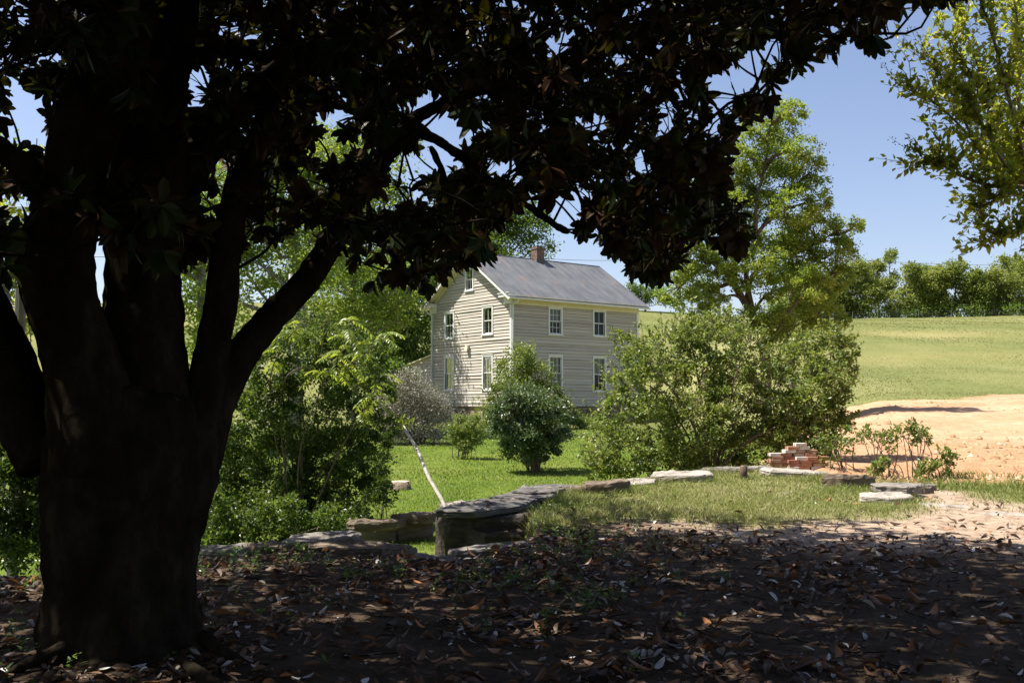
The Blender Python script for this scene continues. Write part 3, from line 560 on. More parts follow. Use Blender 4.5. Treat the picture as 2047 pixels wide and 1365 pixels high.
def stone(label, loc, size, rz, mat, seed, tilt=(0, 0), group='stones edging the terrace', cat='stone', name='flat_stone', n=11, sq=.35):
    g = np.random.default_rng(seed); nc = int(g.integers(6, 9)); ca = np.sort((np.arange(nc) + g.uniform(-.32, .32, nc)) / nc * 6.283)
    k = 1 / np.maximum(np.abs(np.cos(ca)), np.abs(np.sin(ca))); cr_ = (k * sq + (1 - sq)) / (1 + .22 * sq) * (1 + g.normal(0, .10, nc)); cp = np.stack([np.cos(ca) * cr_, np.sin(ca) * cr_], 1)
    n = nc * 6; O = np.concatenate([cp[i] + (cp[(i + 1) % nc] - cp[i]) * np.linspace(0, 1, 6, endpoint=False)[:, None] for i in range(nc)]); O *= 1 + g.normal(0, .018, (n, 1))
    X, Y = O[:, 0] * size[0] / 2, O[:, 1] * size[1] / 2; rings = []; mxs = min(size[0], size[1]); kb = min(.12, .35 * size[2] / mxs)
    lv = np.linspace(0, 1, 8); strata = g.normal(0, .010, 8)
    for i, z in enumerate(lv):
        q = (1 + strata[i]) * (1 - (.5 * kb if i == 7 else 0)) * (.94 if i == 0 else 1); j = 1 + g.normal(0, .010, n); rings.append(np.stack([X * q * j, Y * q * j, np.full(n, z * size[2]) + g.normal(0, .025 * size[2], n)], 1))
    tz = g.uniform(-1, 1, 2) * .10 * size[2] / mxs * 2
    for q in (.88, .7, .48, .25):
        x_, y_ = X * q, Y * q; rings.append(np.stack([x_, y_, size[2] * 1.02 + x_ * tz[0] + y_ * tz[1] + (fbm(x_ * 5 + seed, y_ * 9, seed) - .5) * .09 * min(1, size[2] * 6) + g.normal(0, .004, n)], 1))
    V = np.concatenate(rings + [np.array([[0, 0, size[2] * 1.03]])]); m = len(rings); F4 = []; F3 = []
    for i in range(m - 1):
        for j in range(n): F4.append((i * n + j, i * n + (j + 1) % n, (i + 1) * n + (j + 1) % n, (i + 1) * n + j))
    for j in range(n): F3.append(((m - 1) * n + j, (m - 1) * n + (j + 1) % n, m * n))
    o = mk(name, V, [np.array(F4), np.array(F3)], mat); loc = (loc[0], loc[1], loc[2] - (.035 if mat in (PALES, GREYS) else 0)); o.location = loc; o.rotation_euler = (tilt[0], tilt[1], rz)
    return setp(o, label, cat, group)
def st_px(label, u, v, z, wpx, dep, th, mat, seed, rz=0, tilt=(0, 0), **kw):
    """top centre at pixel (u,v) and height z; wpx wide in the photograph"""
    P = gz(u, v, z); w_ = wpx * P[1] / FPX
    return stone(label, (P[0], P[1], z - th), (w_, dep, th), rz, mat, seed, tilt, **kw)
A_ = st_px
A_('pale flat stone with a sunlit patch beside the big trunk', 440, 1088, .07, 120, .55, .20, GREYS, 1)
A_('broad grey slab with a small bright sun spot left of the pit', 645, 1064, .13, 180, .62, .11, GREYS, 2, .15, (.0, -.09))
A_('rock propping the sun spotted slab', 640, 1072, .05, 130, .4, .16, BROWN, 202, .1)
A_('dark low slab in front of the sun spotted slab', 700, 1087, .06, 210, .5, .10, BROWN, 3, -.12, (.03, .03))
A_('leaf strewn dark stone left of the sun spotted slab', 540, 1088, .05, 110, .45, .12, BROWN, 203, .1)
A_('small dark stone at the left lip of the sunlit pit', 790, 1094, .04, 90, .4, .2, BROWN, 4, .2)
A_('dark flat stone at the near lip of the sunlit pit', 860, 1108, .02, 130, .35, .16, GREYS, 5, -.05)
A_('low flat stone in front of the squared wall block', 990, 1084, .02, 190, .5, .11, GREYS, 6, .25, (0, -.05))
A_('tall squared block at the corner of the pit wall', 915, 1021, .02, 112, .9, .75, DARKST, 7, .2, (0, 0), sq=.9)
A_('thick dark stone on the pit wall right of the squared block', 1004, 1030, .01, 140, .7, .27, DARKST, 8, .15, sq=.75)
A_('stone under the thick one at the foot of the pit wall', 1000, 1058, -.14, 140, .7, .36, DARKST, 81, .15, sq=.8)
W_ = stone
W_('dark stone filling the middle of the pit wall under the cap slab', (-.42, 12.85, -.68), (1.15, .8, .70), .3, DARKST, 204, sq=.85)
W_('long dark slate cap slab strewn with brown leaves beside the leaning pole', (-.36, 13.05, .035), (2.1, .95, .095), 1.12, SLATE, 9, (0, .0), sq=.75)
W_('grey slate slab on top of the cap slab, right end', (.50, 14.85, .125), (1.5, .75, .06), 1.15, SLATE, 10, (.02, -.02), sq=.7)
W_('lower slate slab jutting under the top slab', (.22, 14.25, .075), (1.7, .85, .06), 1.2, SLATE, 101, (.0, .0), sq=.7)
W_('pit wall stone under the long slate cap', (-.55, 13.35, -.68), (1.6, .6, .70), 1.12, BROWN, 102, sq=.85)
W_('pit wall stone under the upper slate slab', (.12, 14.7, -.66), (1.6, .6, .72), 1.12, GREYS, 103, sq=.85)
A_('brown stone on the low wall behind the pit, against the lawn', 835, 1026, -.22, 105, .45, .14, BROWN, 11, .5)
A_('long dark stone on the low wall behind the pit', 755, 1040, -.26, 140, .42, .13, BROWN, 12, .55)
A_('base stone below the low wall behind the pit', 825, 1042, -.36, 100, .35, .3, GREYS, 13, .5, sq=.7)
A_('base stone at the left end of the low back wall', 735, 1052, -.39, 110, .35, .3, GREYS, 131, .5, sq=.7)
A_('flat pale stone lying on the lawn behind the slate slabs', 912, 1001, -.30, 60, .35, .25, PALES, 14)
A_('small whitish stone at the right end of the slate slabs', 1122, 974, .17, 30, .25, .14, PALES, 15)
A_('rounded brown stone next to the small whitish stone', 1158, 972, .20, 66, .45, .14, BROWN, 16, .1)
A_('layered brown flat stone between whitish stones', 1210, 963, .26, 110, .6, .15, BROWN, 17, .2, (0, -.06))
A_('bright white flat stone on the terrace edge', 1268, 957, .22, 78, .7, .10, PALES, 18, .1, (.06, -.08))
A_('dark stone wedged before the long pale slab', 1318, 955, .21, 60, .35, .18, BROWN, 19)
A_('long pale tilted slab on the terrace edge', 1358, 942, .30, 135, .8, .16, PALES, 20, .12, (.05, -.04))
A_('long grey kerb stone half hidden by grass before the shrub', 1480, 930, .31, 165, .6, .14, GREYS, 21, .0)
A_('whitish kerb slab in front of the brick pile', 1590, 936, .31, 140, .6, .15, PALES, 22, -.28, (.03, .05))
A_('mossy brown log shaped stone right of the brick pile', 1694, 951, .30, 116, .40, .26, BROWN, 23, -.10, sq=.7)
A_('wide grey slab on the loose stone stack', 1795, 963, .30, 108, .85, .12, GREYS, 24, -.1, (.0, .0))
A_('pinkish slab leaning low at the front of the loose stone stack', 1766, 984, .20, 100, .6, .13, PALES, 25, -.05, (.08, -.03), sq=.6)
A_('small grey slab poking out behind the stone stack', 1850, 963, .24, 40, .35, .10, GREYS, 26)
A_('dark rock filling the hollow beneath the stone stack', 1838, 978, .16, 55, .4, .24, BROWN, 27)
A_('squarish dark rock at the foot of the stone stack', 1848, 988, .08, 44, .35, .2, BROWN, 28, .3, sq=.7)
A_('rock propping the pinkish slab', 1790, 994, .08, 60, .4, .18, GREYS, 29, .3)
A_('long low kerb stone along the sunny path edge', 1900, 1006, .10, 150, .4, .14, PALES, 30, -.2, (.0, .02), sq=.6)
A_('low kerb stone running out of the picture at the path edge', 2030, 1022, .08, 140, .4, .14, PALES, 31, -.22, sq=.6)
A_('dark stone edging left of the big trunk', 30, 1150, .03, 150, .4, .18, GREYS, 32, .2)
# brick pile
BR = [solid('red_brick', [(.19, .075, .045), (.31, .13, .08), (.42, .24, .17)], 7, .85, .5), solid('orange_brick', [(.27, .125, .07), (.39, .20, .12), (.48, .32, .23)], 7, .85, .5),
      solid('brown_brick', [(.22, .14, .09), (.36, .24, .16), (.46, .36, .27)], 7, .85, .5), solid('whitewashed_brick', [(.42, .34, .28), (.62, .58, .52), (.72, .69, .64)], 6, .85, .4)]
BN = ['dark red brick', 'orange red brick', 'brown mortar stained brick', 'whitewashed brick']
mb = MB(); mb.box((-.1, -.0475, 0), (.1, .0475, .058)); b0 = mb.build('brick', BR[0], bevel=.004); bmeshes = []
for i, m in enumerate(BR):
    me = b0.data.copy(); me.materials.clear(); me.materials.append(m); bmeshes.append(me)
pb = at(1586, 948, 18.4); pz = terrain(np.array([pb[0]]), np.array([pb[1]]))[0]; pz = 1.4 - (950 - 810) / FPX * 18.4 + .12
g = np.random.default_rng(12); first = True
words = ['lowest course', 'second course', 'third course', 'fourth course', 'fifth course', 'sixth course', 'seventh course', 'top course']
rows = [(-.46, 5), (-.45, 5), (-.44, 5), (-.44, 5), (-.42, 4), (-.22, 3), (-.10, 2), (.0, 1)]
rowsF = [(-.20, 3), (-.22, 3), (-.18, 3), (-.10, 2), None, None, None, None]
for c in range(8):
    for lay, (dy, rw) in enumerate(((.0, rows[c]), (.11, rows[c] if c < 6 else (rows[c][0], 1)), (-.11, rowsF[c]))):
        if rw is None: continue
        x0, n = rw
        if dy < 0: x0 = x0 + .06
        for q in range(n):
            k = int(g.choice([0, 1, 2, 3], p=[.40, .30, .17, .13])); o = b0 if first else b0.copy()
            if not first: col.objects.link(o)
            first = False; o.data = bmeshes[k]; hd = g.random() < .22
            o.location = (pb[0] + x0 + .208 * q + .1 + g.normal(0, .007) + (.055 if c % 2 else 0), pb[1] + dy + g.normal(0, .008), pz + c * .0605 + .0)
            o.rotation_euler = (0, 0, g.normal(0, .09) + (math.pi / 2 * 0 if not hd else 0) + (math.pi if g.random() < .5 else 0))
            setp(o, f"{BN[k]} in the {words[c]} of the pile, {['middle row', 'back row', 'front row'][lay]}, {['first', 'second', 'third', 'fourth', 'fifth'][q]} from left", 'brick', 'bricks piled on the terrace edge')
# odd bits: loose bricks leaning on the left end of the pile
# leaning pole with a leafy sprout
WOODP = solid('grey_weathered_pole', [(.24, .21, .17), (.38, .345, .295), (.50, .46, .40)], 4, .8, .6, stretch=(3, 3, 1.2))
pl = empty('leaning_pole', at(884, 1004, 14.3), 'pale weathered pole leaning behind the slate slab with a leafy sprout at its tip', 'pole')
Pp = np.array([at(902, 1050, 14.1), at(884, 1004, 14.3), at(858, 950, 14.7), at(832, 900, 15.1), at(806, 852, 15.5)])
mb = MB(); mb.tube(spline(Pp + np.array([[0, 0, 0], [.012, 0, 0], [-.02, 0, .0], [.018, 0, 0], [0, 0, 0]]), 14), np.linspace(.031, .024, 14), 9, .07); mb.build('shaft', WOODP, pl, True, local=pl.location)
spr = leaf_mat('sprout_leaf', [(.10, .17, .02), (.20, .26, .04)], [(.24, .32, .04), (.38, .40, .06)], .45)
g = np.random.default_rng(3); tp = at(808, 848, 15.5); C = tp + g.normal(size=(26, 3)) * [.07, .05, .07]; V, F = leaf2(C, g.normal(size=(26, 3)) * .7 + [.3, 0, .7], g.normal(size=(26, 3)), .11, .05); mk('leaves', V, [F], spr, pl, np.repeat(g.random(26), 4), local=pl.location)
# stumps
BARKG = solid('stump_bark', [(.10, .07, .045), (.20, .15, .10), (.30, .24, .17)], 6, .9, 1.0, stretch=(3, 3, .5))
CUT = solid('cut_wood', [(.46, .36, .24), (.60, .50, .36)], 5, .8, .3)
q = gz(800, 972, -.42); s = empty('tree_stump', q, 'low pale sawn tree stump on the sunny lawn', 'stump'); q[2] = terrain(q[:1], q[1:2])[0]
mb = MB(); mb.tube([q + [0, 0, -.1], q + [0, 0, .02], q + [0, 0, .17]], [.33, .27, .22], 14, .06); mb.build('stump_bark', BARKG, s, True, local=q)
mb = MB(); mb.tube([q + [0, 0, .171], q + [0, 0, .18]], [.21, .20], 14, .03); mb.build('cut_top', CUT, s, local=q); s.location = q
q = gz(1487, 957, .17); s = empty('wooden_stub', q, 'short dark wooden post stub standing in the terrace grass', 'post')
mb = MB(); mb.tube([q + [0, 0, -.05], q + [0, 0, .1], q + [.0, 0, .21]], [.075, .068, .062], 10, .06); mb.build('stub_shaft', solid('dark_old_wood', [(.06, .04, .03), (.13, .08, .055)], 8, .9, .8, stretch=(5, 5, .5)), s, True, local=q)
mb = MB(); mb.tube([q + [0, 0, .211], q + [0, 0, .222]], [.058, .05], 10, .1); mb.build('stub_top', solid('cracked_wood', [(.16, .10, .07), (.26, .19, .14)], 14, .9, .6), s, local=q)
# far wire fence along the top of the meadow, utility pole with its wires
WIRE = solid('old_wire', [(.16, .16, .165), (.24, .24, .245)], 4, .5, metal=.5)
POSTM = solid('grey_fence_post', [(.22, .20, .18), (.36, .34, .31)], 5, .8, .4, stretch=(4, 4, .5))
f = empty('wire_fence', (35, 117, 11.8), 'thin wire fence on posts along the foot of the far treeline', 'fence'); pts = []
for u in range(1640, 2260, 66):
    p = at(u, 700, 116.0); p[2] = terrain(p[:1], p[1:2])[0]; pts.append(p); mb = MB(); mb.tube([p + [0, 0, -.3], p + [0, 0, .85]], .022, 6); mb.build('post', POSTM, f, local=f.location)
for h_ in (.3, .55, .8):
    mb = MB(); mb.tube([p + [0, 0, h_] for p in pts], .006, 4); mb.build('wire', WIRE, f, local=f.location)
up = empty('utility_pole', (0, 0, 0), 'tall grey wooden utility pole behind the leaning locust tree', 'utility pole'); p = at(1437, 640, 92.); p[2] = terrain(p[:1], p[1:2])[0]; up.location = p; tz = at(1437, 498, 92.)[2]
mb = MB(); mb.tube([p + [0, 0, -.5], (p[0], p[1], tz + .4)], [.17, .12], 10); mb.build('pole_shaft', POSTM, up, True, local=p)
mb = MB(); mb.box((p[0] - 1.1, p[1] - .06, tz), (p[0] + 1.1, p[1] + .06, tz + .12)); mb.build('crossarm', POSTM, up, local=p)
for k, (e0, e1, lb) in enumerate(((at(1437, 499, 91.9), at(2300, 520, 150), 'thin power line crossing the sky above the treeline'), (at(900, 492, 80), at(1437, 499, 91.9), 'thin power line running from behind the house roof to the pole'))):
    t = np.linspace(0, 1, 30)[:, None]; P = e0 + (e1 - e0) * t; P[:, 2] -= 1.1 * (4 * t * (1 - t))[:, 0]; mb = MB(); mb.tube(P, .022, 5); setp(mb.build('power_line', WIRE, None), lb, 'power line')
# woven wire fence and post seen left of the trunk, pale post behind the bushes
fe = empty('woven_wire_fence', at(45, 760, 11), 'wire mesh fence with a grey post seen between the trunk stems', 'fence'); mb = MB(); pz0 = at(40, 640, 11)
mb.tube([(pz0[0], 11, -.7), (pz0[0], 11, pz0[2] + .35)], .06, 8); mb.build('fence_post', POSTM, fe, local=fe.location)
x0, x1 = at(-700, 640, 11)[0], at(330, 640, 11)[0]
for k, z in enumerate(np.arange(-.3, 4.7, .56)):
    mb = MB(); mb.tube([(x0, 11.05, z), (x1, 11.05, z)], .0055, 5); mb.build('wire', WIRE, fe, local=fe.location)
for k, x in enumerate(np.arange(x0, x1, .42)):
    mb = MB(); mb.tube([(x, 11.06, -.4), (x, 11.06, 4.4)], .0055, 5); mb.build('stay_wire', WIRE, fe, local=fe.location)
pp = at(577, 640, 24); mb = MB(); mb.tube([(pp[0], 24, -.8), (pp[0] + .03, 24, at(580, 548, 24)[2])], [.055, .045], 10, .01); setp(mb.build('garden_post', solid('silver_grey_wood', [(.20, .20, .20), (.30, .30, .30)], 4, .7, .3, stretch=(4, 4, .4)), None, True), 'pale grey round post rising behind the left hand bushes', 'post')

# loose clods and pebbles on the bare dirt (nobody could count them)
g = np.random.default_rng(77); n = 9000; a = np.radians(g.uniform(8, 31, n)); r = np.exp(np.log(15.5) + (np.log(46) - np.log(15.5)) * g.random(n) ** 1.6); x, y = r * np.sin(a), r * np.cos(a); k = (dirt_w(x, y) > .6) & (fbm(x * .4, y * .7, 78) > .45 + .25 * sm(18, 30, y) * g.random(n)); x, y = x[k], y[k]; z = terrain(x, y); sz = .012 + .085 * g.random(len(x)) ** 5
OC = np.array([[1, 0, 0], [-.9, .2, 0], [0, 1, .1], [.1, -1, 0], [0, 0, .8], [0, 0, -.5]]); OF = np.array([[0, 2, 4], [2, 1, 4], [1, 3, 4], [3, 0, 4], [2, 0, 5], [1, 2, 5], [3, 1, 5], [0, 3, 5]])
V = (OC[None] * (1 + g.normal(0, .25, (len(x), 6, 3)))) * sz[:, None, None] + np.stack([x, y, z], 1)[:, None]; setp(mk('dirt_clods', V.reshape(-1, 3), [(OF[None] + np.arange(len(x))[:, None, None] * 6).reshape(-1, 3)], solid('clod', [(.20, .11, .05), (.38, .24, .13), (.50, .40, .30)], 1.5, .95)), kind='stuff')
# ------------------------------------------------------------------ trees and shrubs
BARK1 = solid('locust_bark', [(.05, .035, .025), (.11, .08, .055), (.18, .135, .10)], 5, .95, 1.0, stretch=(3, 3, .6))
BARK2 = solid('grey_bark', [(.10, .085, .07), (.20, .175, .15), (.30, .27, .23)], 6, .95, .8, stretch=(3, 3, .6))
STEM = solid('shrub_stem', [(.09, .065, .045), (.19, .145, .10)], 8, .9, .4)
def lm(n, a, b, c, ta, tb, f=.42, ro=.5): return leaf_mat(n, [a, b, c], [ta, tb], f, ro)
LOC = lm('locust_leaf', (.085, .15, .016), (.165, .235, .03), (.27, .31, .05), (.22, .34, .025), (.40, .45, .065), .45)
FARL = lm('far_leaf', (.08, .125, .02), (.165, .21, .036), (.26, .28, .06), (.20, .27, .03), (.36, .37, .07), .42)
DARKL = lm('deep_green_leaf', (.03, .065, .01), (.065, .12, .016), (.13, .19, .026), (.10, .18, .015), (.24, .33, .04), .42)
BRIGHT = lm('bright_yellow_leaf', (.10, .15, .014), (.19, .24, .025), (.30, .30, .035), (.30, .38, .03), (.55, .52, .06), .5)
SHR = lm('shrub_leaf', (.05, .10, .017), (.115, .175, .032), (.235, .255, .06), (.15, .24, .025), (.34, .38, .065), .38, .42)
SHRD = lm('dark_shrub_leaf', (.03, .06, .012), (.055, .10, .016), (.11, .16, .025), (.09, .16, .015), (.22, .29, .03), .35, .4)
OLIVE = lm('silvery_shrub_leaf', (.19, .18, .13), (.29, .27, .195), (.40, .36, .31), (.19, .19, .10), (.29, .26, .18), .25, .6)
VIB = lm('viburnum_leaf', (.045, .085, .03), (.085, .13, .05), (.17, .21, .11), (.09, .16, .03), (.18, .24, .06), .28, .4)
FLOW = solid('white_blossom', [(.42, .43, .36), (.56, .56, .50)], 6, .7)
CRAPE = lm('crape_myrtle_leaf', (.09, .155, .014), (.165, .225, .024), (.29, .26, .04), (.33, .42, .025), (.62, .58, .06), .5, .4)
def branchset(mb, path, puffs, r0, n=10, g=rng, bend=.25, r1=.03, twigs=3):
    """limbs from the trunk path to each puff, with twigs inside the puffs"""
    path = np.asarray(path, float)
    for p in puffs:
        c = np.array(p[:3]); zz = path[:, 2]; tgt = c[2] - np.linalg.norm(c[:2] - path[-1, :2]) * .55 - p[3] * .5
        i = int(np.argmin(np.abs(zz - np.clip(tgt, zz[len(zz) // 3], zz[-1])))); s = path[i]
        mid = s + (c - s) * .5 + g.normal(size=3) * bend * p[3] - [0, 0, .12 * np.linalg.norm(c - s)]
        P = spline([s, mid, c], n); q = r0 * .42 * (1 - .5 * i / len(path)); mb.tube(P, np.linspace(q, r1, n), 6, .04, caps=False)
        for k in range(twigs):
            e = c + rdir(1, g)[0] * p[3] * .85; a = P[int(n * g.uniform(.55, .95))]; mb.tube(spline([a, (a + e) / 2 + g.normal(size=3) * .12 * p[3], e], 6), np.linspace(r1 * .9, r1 * .3, 6), 5, caps=False)
def px_puffs(L_, Y, dep=.5, g=rng):
    """puffs at (u, v, radius_px[, dY]) on a tree standing at distance Y"""
    out = []
    for t in L_:
        y = Y + (t[3] if len(t) > 3 else g.uniform(-dep, dep)); p = at(t[0], t[1], y); out.append((*p, t[2] * y / FPX))
    return out
def tree(name, label, cat, base, path, r0, puffs, n, ln, lmat, bark, group=None, wr=.5, clumps=14, csize=.3, seed=0, r1=.03, shell=.55, up=.5, extra_paths=(), tj=.2, flat=.85, twigs=3, leaf_part='crown', tbase=.5):
    g = np.random.default_rng(seed + 100); base = np.asarray(base, float); t = empty(name, base, label, cat, group)
    mb = MB(); P = spline(path, 18); rr = np.linspace(1, .28, 18) ** 1.0 * r0; rr[0] *= 1.25; mb.tube(P, rr, 10, .05)
    for ep, er in extra_paths:
        Q = spline(ep, 14); mb.tube(Q, np.linspace(er, er * .3, 14), 8, .05)
    allp = P if not extra_paths else np.concatenate([P] + [spline(ep, 14) for ep, er in extra_paths]); 
    if not extra_paths: branchset(mb, P, puffs, r0, 9, g, r1=r1, twigs=twigs)
    else:
        for p in puffs:
            d = np.linalg.norm(allp - np.array(p[:3]) + [0, 0, p[3]], axis=1); s = allp[int(np.argmin(d))]; c = np.array(p[:3])
            Q = spline([s, (s + c) / 2 + g.normal(size=3) * .2 * p[3], c], 8); mb.tube(Q, np.linspace(r1 * 2.2, r1, 8), 6, caps=False)
            for k in range(twigs):
                e = c + rdir(1, g)[0] * p[3] * .9; a = Q[5]; mb.tube(spline([a, (a + e) / 2 + g.normal(size=3) * .12 * p[3], e], 5), np.linspace(r1 * .8, r1 * .25, 5), 5, caps=False)
    mb.build('trunk', bark, t, True, local=base)
    crown_mesh(leaf_part, puffs, n, ln, lmat, t, wr, clumps, csize, g, up, tj, flat, shell, local=base, tbase=tbase); return t
def ground(u, v, Y):
    p = at(u, v, Y); p[2] = terrain(p[:1], p[1:2])[0]; return p
# leaning locust in the middle distance
Y = 34.; b = ground(1532, 760, Y)
pth = [b + [0, 0, -.3], at(1528, 700, Y), at(1508, 640, Y), at(1480, 590, Y), at(1452, 545, Y - .3), at(1420, 520, Y - .5), at(1400, 480, Y - .5)]
ex = [([at(1512, 650, Y), at(1500, 600, Y), at(1492, 540, Y), at(1510, 470, Y), at(1512, 400, Y), at(1530, 330, Y), at(1540, 250, Y)], .11),
      ([at(1490, 605, Y), at(1500, 560, Y + .3), at(1520, 530, Y + .5), at(1540, 520, Y + .8), at(1600, 505, Y + 1), at(1660, 470, Y + 1)], .075),
      ([at(1470, 570, Y), at(1466, 500, Y), at(1470, 420, Y), at(1464, 350, Y)], .10),
      ([at(1512, 470, Y), at(1550, 420, Y + .5), at(1590, 370, Y + 1)], .08)]
L1 = [(1540, 225, 36), (1590, 222, 24), (1515, 262, 36), (1562, 268, 40), (1500, 305, 38), (1548, 315, 44), (1600, 300, 34), (1455, 330, 34), (1420, 355, 34), (1500, 365, 40), (1570, 360, 46), (1620, 345, 36), (1390, 385, 30), (1445, 395, 40), (1525, 410, 40), (1590, 415, 46), (1638, 400, 28), (1430, 525, 36, -.9), (1505, 640, 34, -.7), (1490, 555, 34, -.8), (1410, 590, 34, -.6), (1540, 650, 34, -.6), (1400, 440, 42), (1470, 450, 40), (1420, 420, 40), (1375, 470, 36), (1360, 540, 36), (1480, 390, 36), (1455, 550, 30), (1500, 500, 34), (1560, 465, 46), (1625, 455, 44), (1680, 460, 30), (1712, 448, 18), (1385, 500, 40), (1440, 505, 28), (1540, 520, 40), (1605, 515, 44), (1665, 505, 40), (1390, 560, 42), (1345, 590, 34), (1430, 600, 34), (1560, 575, 40), (1620, 570, 44), (1675, 560, 34), (1400, 650, 36), (1460, 660, 30), (1585, 640, 40), (1640, 625, 40), (1560, 700, 36)]
tree('locust_tree', 'tall airy locust tree with leaning brown trunk right of the house', 'tree', b, pth, .19, px_puffs(L1, Y, 1.1), 84000, .105, LOC, BARK1, wr=.5, clumps=15, csize=.19, seed=1, r1=.028, extra_paths=ex, up=.9, tbase=.6, shell=.5, tj=.2, twigs=5)
b = ground(1582, 745, 36.); pth = [b, at(1582, 660, 36), at(1580, 600, 36), at(1584, 540, 36), at(1578, 470, 36)]
tree('slender_tree', 'slim grey straight trunked tree close behind the leaning locust', 'tree', b, pth, .13, px_puffs([(1585, 480, 34), (1560, 545, 30), (1610, 560, 34), (1600, 610, 30), (1560, 640, 26), (1640, 600, 30), (1665, 640, 26)], 36., .8), 8000, .12, LOC, BARK2, seed=2, up=.8)
# far treeline
g = np.random.default_rng(44)
TL = [(1655, 545, 52), (1688, 528, 46), (1722, 520, 48), (1757, 518, 44), (1782, 498, 34), (1818, 522, 50), (1852, 530, 46), (1885, 528, 50), (1915, 520, 46), (1950, 536, 44), (1985, 535, 52), (2022, 515, 46), (2060, 505, 55), (2110, 520, 60), (2170, 515, 60), (1620, 560, 48), (1585, 570, 46)]
LBL = ['round green tree at the left end of the far treeline beside the locust', 'dark bushy tree, second along the far treeline from the locust', 'dense mid green tree on the far treeline under its highest part', 'yellow green tree just left of the tall thin one in the far treeline',
       'tall thin see-through tree poking above the far treeline', 'broad tree right of the tall thin one in the far treeline', 'shadowy low tree in the middle of the far treeline', 'light green tree in the middle of the far treeline', 'taller pointed tree in the far treeline under the power line',
       'low dark tree at the dip of the far treeline', 'wide yellowish tree near the right end of the far treeline', 'tall dark tree at the right edge of the picture on the meadow crest', 'far treeline tree cut by the right picture edge', 'far tree beyond the right picture edge', 'farthest tree beyond the right picture edge', 'treeline tree showing through the right side of the locust', 'treeline tree showing behind the locust trunk']
for i, ((u, v, r), lb) in enumerate(zip(TL, LBL)):
    Y = 122 + g.uniform(-2, 5); b = ground(u, 640, Y); pf = []; airy = i == 4; Ht = 632 - v
    hw_ = g.uniform(.5, .95)
    for q in range(10 if not airy else 6):
        vv = v + (r * .3) + q * (Ht - r * .5) / 9; wdt = r * hw_ * (1.0 if q > 1 else .45)
        pf.append((u + g.uniform(-1, 1) * wdt, vv, r * g.uniform(.24, .50) * (.6 if airy else 1)))
    pf.append((u, v + r * .3, r * .3)); pfs = px_puffs(pf, Y, 1.2, g)
    tree('hedgerow_tree', lb, 'tree', b, [b, b + [g.normal(0, .2), 0, 2.5], b + [g.normal(0, .5), 0, 5.0]], .17, pfs, 6800 if not airy else 1500, .28, FARL, BARK2, 'trees along the top of the meadow', seed=200 + i, wr=.6, clumps=18, csize=.3, shell=.35, up=.8, tj=.16, tbase=[.35, .3, .5, .62, .4, .5, .3, .62, .5, .35, .66, .3, .5, .5, .5, .5, .4][i], twigs=1)
# undergrowth at the foot of the treeline
pfs = []; 
for u in range(1560, 2260, 26):
    p = ground(u, 640, 120 + g.uniform(-1.5, 1)); pfs.append((p[0], p[1], p[2] + .6, g.uniform(.8, 1.5)))
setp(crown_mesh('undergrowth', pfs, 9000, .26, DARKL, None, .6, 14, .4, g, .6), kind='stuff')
# small trees on the crest right of the roof
b = ground(1290, 610, 118); tree('crest_tree', 'small feathery tree on the crest just right of the roof edge', 'tree', b, [b, b + [0, 0, 1.5], b + [.2, 0, 3]], .12, px_puffs([(1275, 572, 16), (1296, 580, 20), (1285, 595, 20), (1310, 590, 18), (1262, 590, 16), (1325, 598, 16)], 118, .6), 3600, .26, DARKL, BARK2, seed=61, shell=.3)
# trees behind and left of the house
def bigtree(label, u, v0, Y, L_, n, ln, mat, seed, name='shade_tree', r0=.3, dep=1.6, group='trees behind the house', **kw):
    b = ground(u, v0, Y); tp = min(t[1] for t in L_); pth = [b + [0, 0, -.2], at(u, v0 + (tp - v0) * .3, Y) + [.2, 0, 0], at(u, v0 + (tp - v0) * .55, Y), at(u, v0 + (tp - v0) * .8, Y)]
    if pth[1][2] < b[2] + .3: pth[1] = b + [0, 0, .5]
    return tree(name, label, 'tree', b, pth, r0, px_puffs(L_, Y, dep, np.random.default_rng(seed)), n, ln, mat, BARK2, group, seed=seed, **kw)
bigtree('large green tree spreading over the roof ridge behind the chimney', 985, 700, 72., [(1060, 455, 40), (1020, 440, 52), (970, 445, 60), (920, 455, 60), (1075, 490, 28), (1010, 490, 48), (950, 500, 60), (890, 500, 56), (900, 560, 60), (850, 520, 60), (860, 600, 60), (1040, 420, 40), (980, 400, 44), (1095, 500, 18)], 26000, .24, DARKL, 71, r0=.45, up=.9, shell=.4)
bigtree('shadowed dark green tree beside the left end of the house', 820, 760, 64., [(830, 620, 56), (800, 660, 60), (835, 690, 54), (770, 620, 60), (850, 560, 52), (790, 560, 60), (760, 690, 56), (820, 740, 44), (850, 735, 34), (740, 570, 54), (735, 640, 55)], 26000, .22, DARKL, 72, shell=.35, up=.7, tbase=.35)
bigtree('bright green tree in the gap left of the shadowed tree', 705, 760, 56., [(810, 590, 34), (820, 548, 34), (800, 640, 28), (790, 570, 36), (770, 610, 36), (700, 520, 60), (650, 530, 60), (690, 580, 60), (745, 540, 48), (640, 600, 55), (720, 620, 54), (690, 460, 54), (640, 470, 56), (600, 540, 50), (760, 480, 48), (610, 610, 50), (670, 660, 50)], 20000, .2, LOC, 73, shell=.4, up=.8)
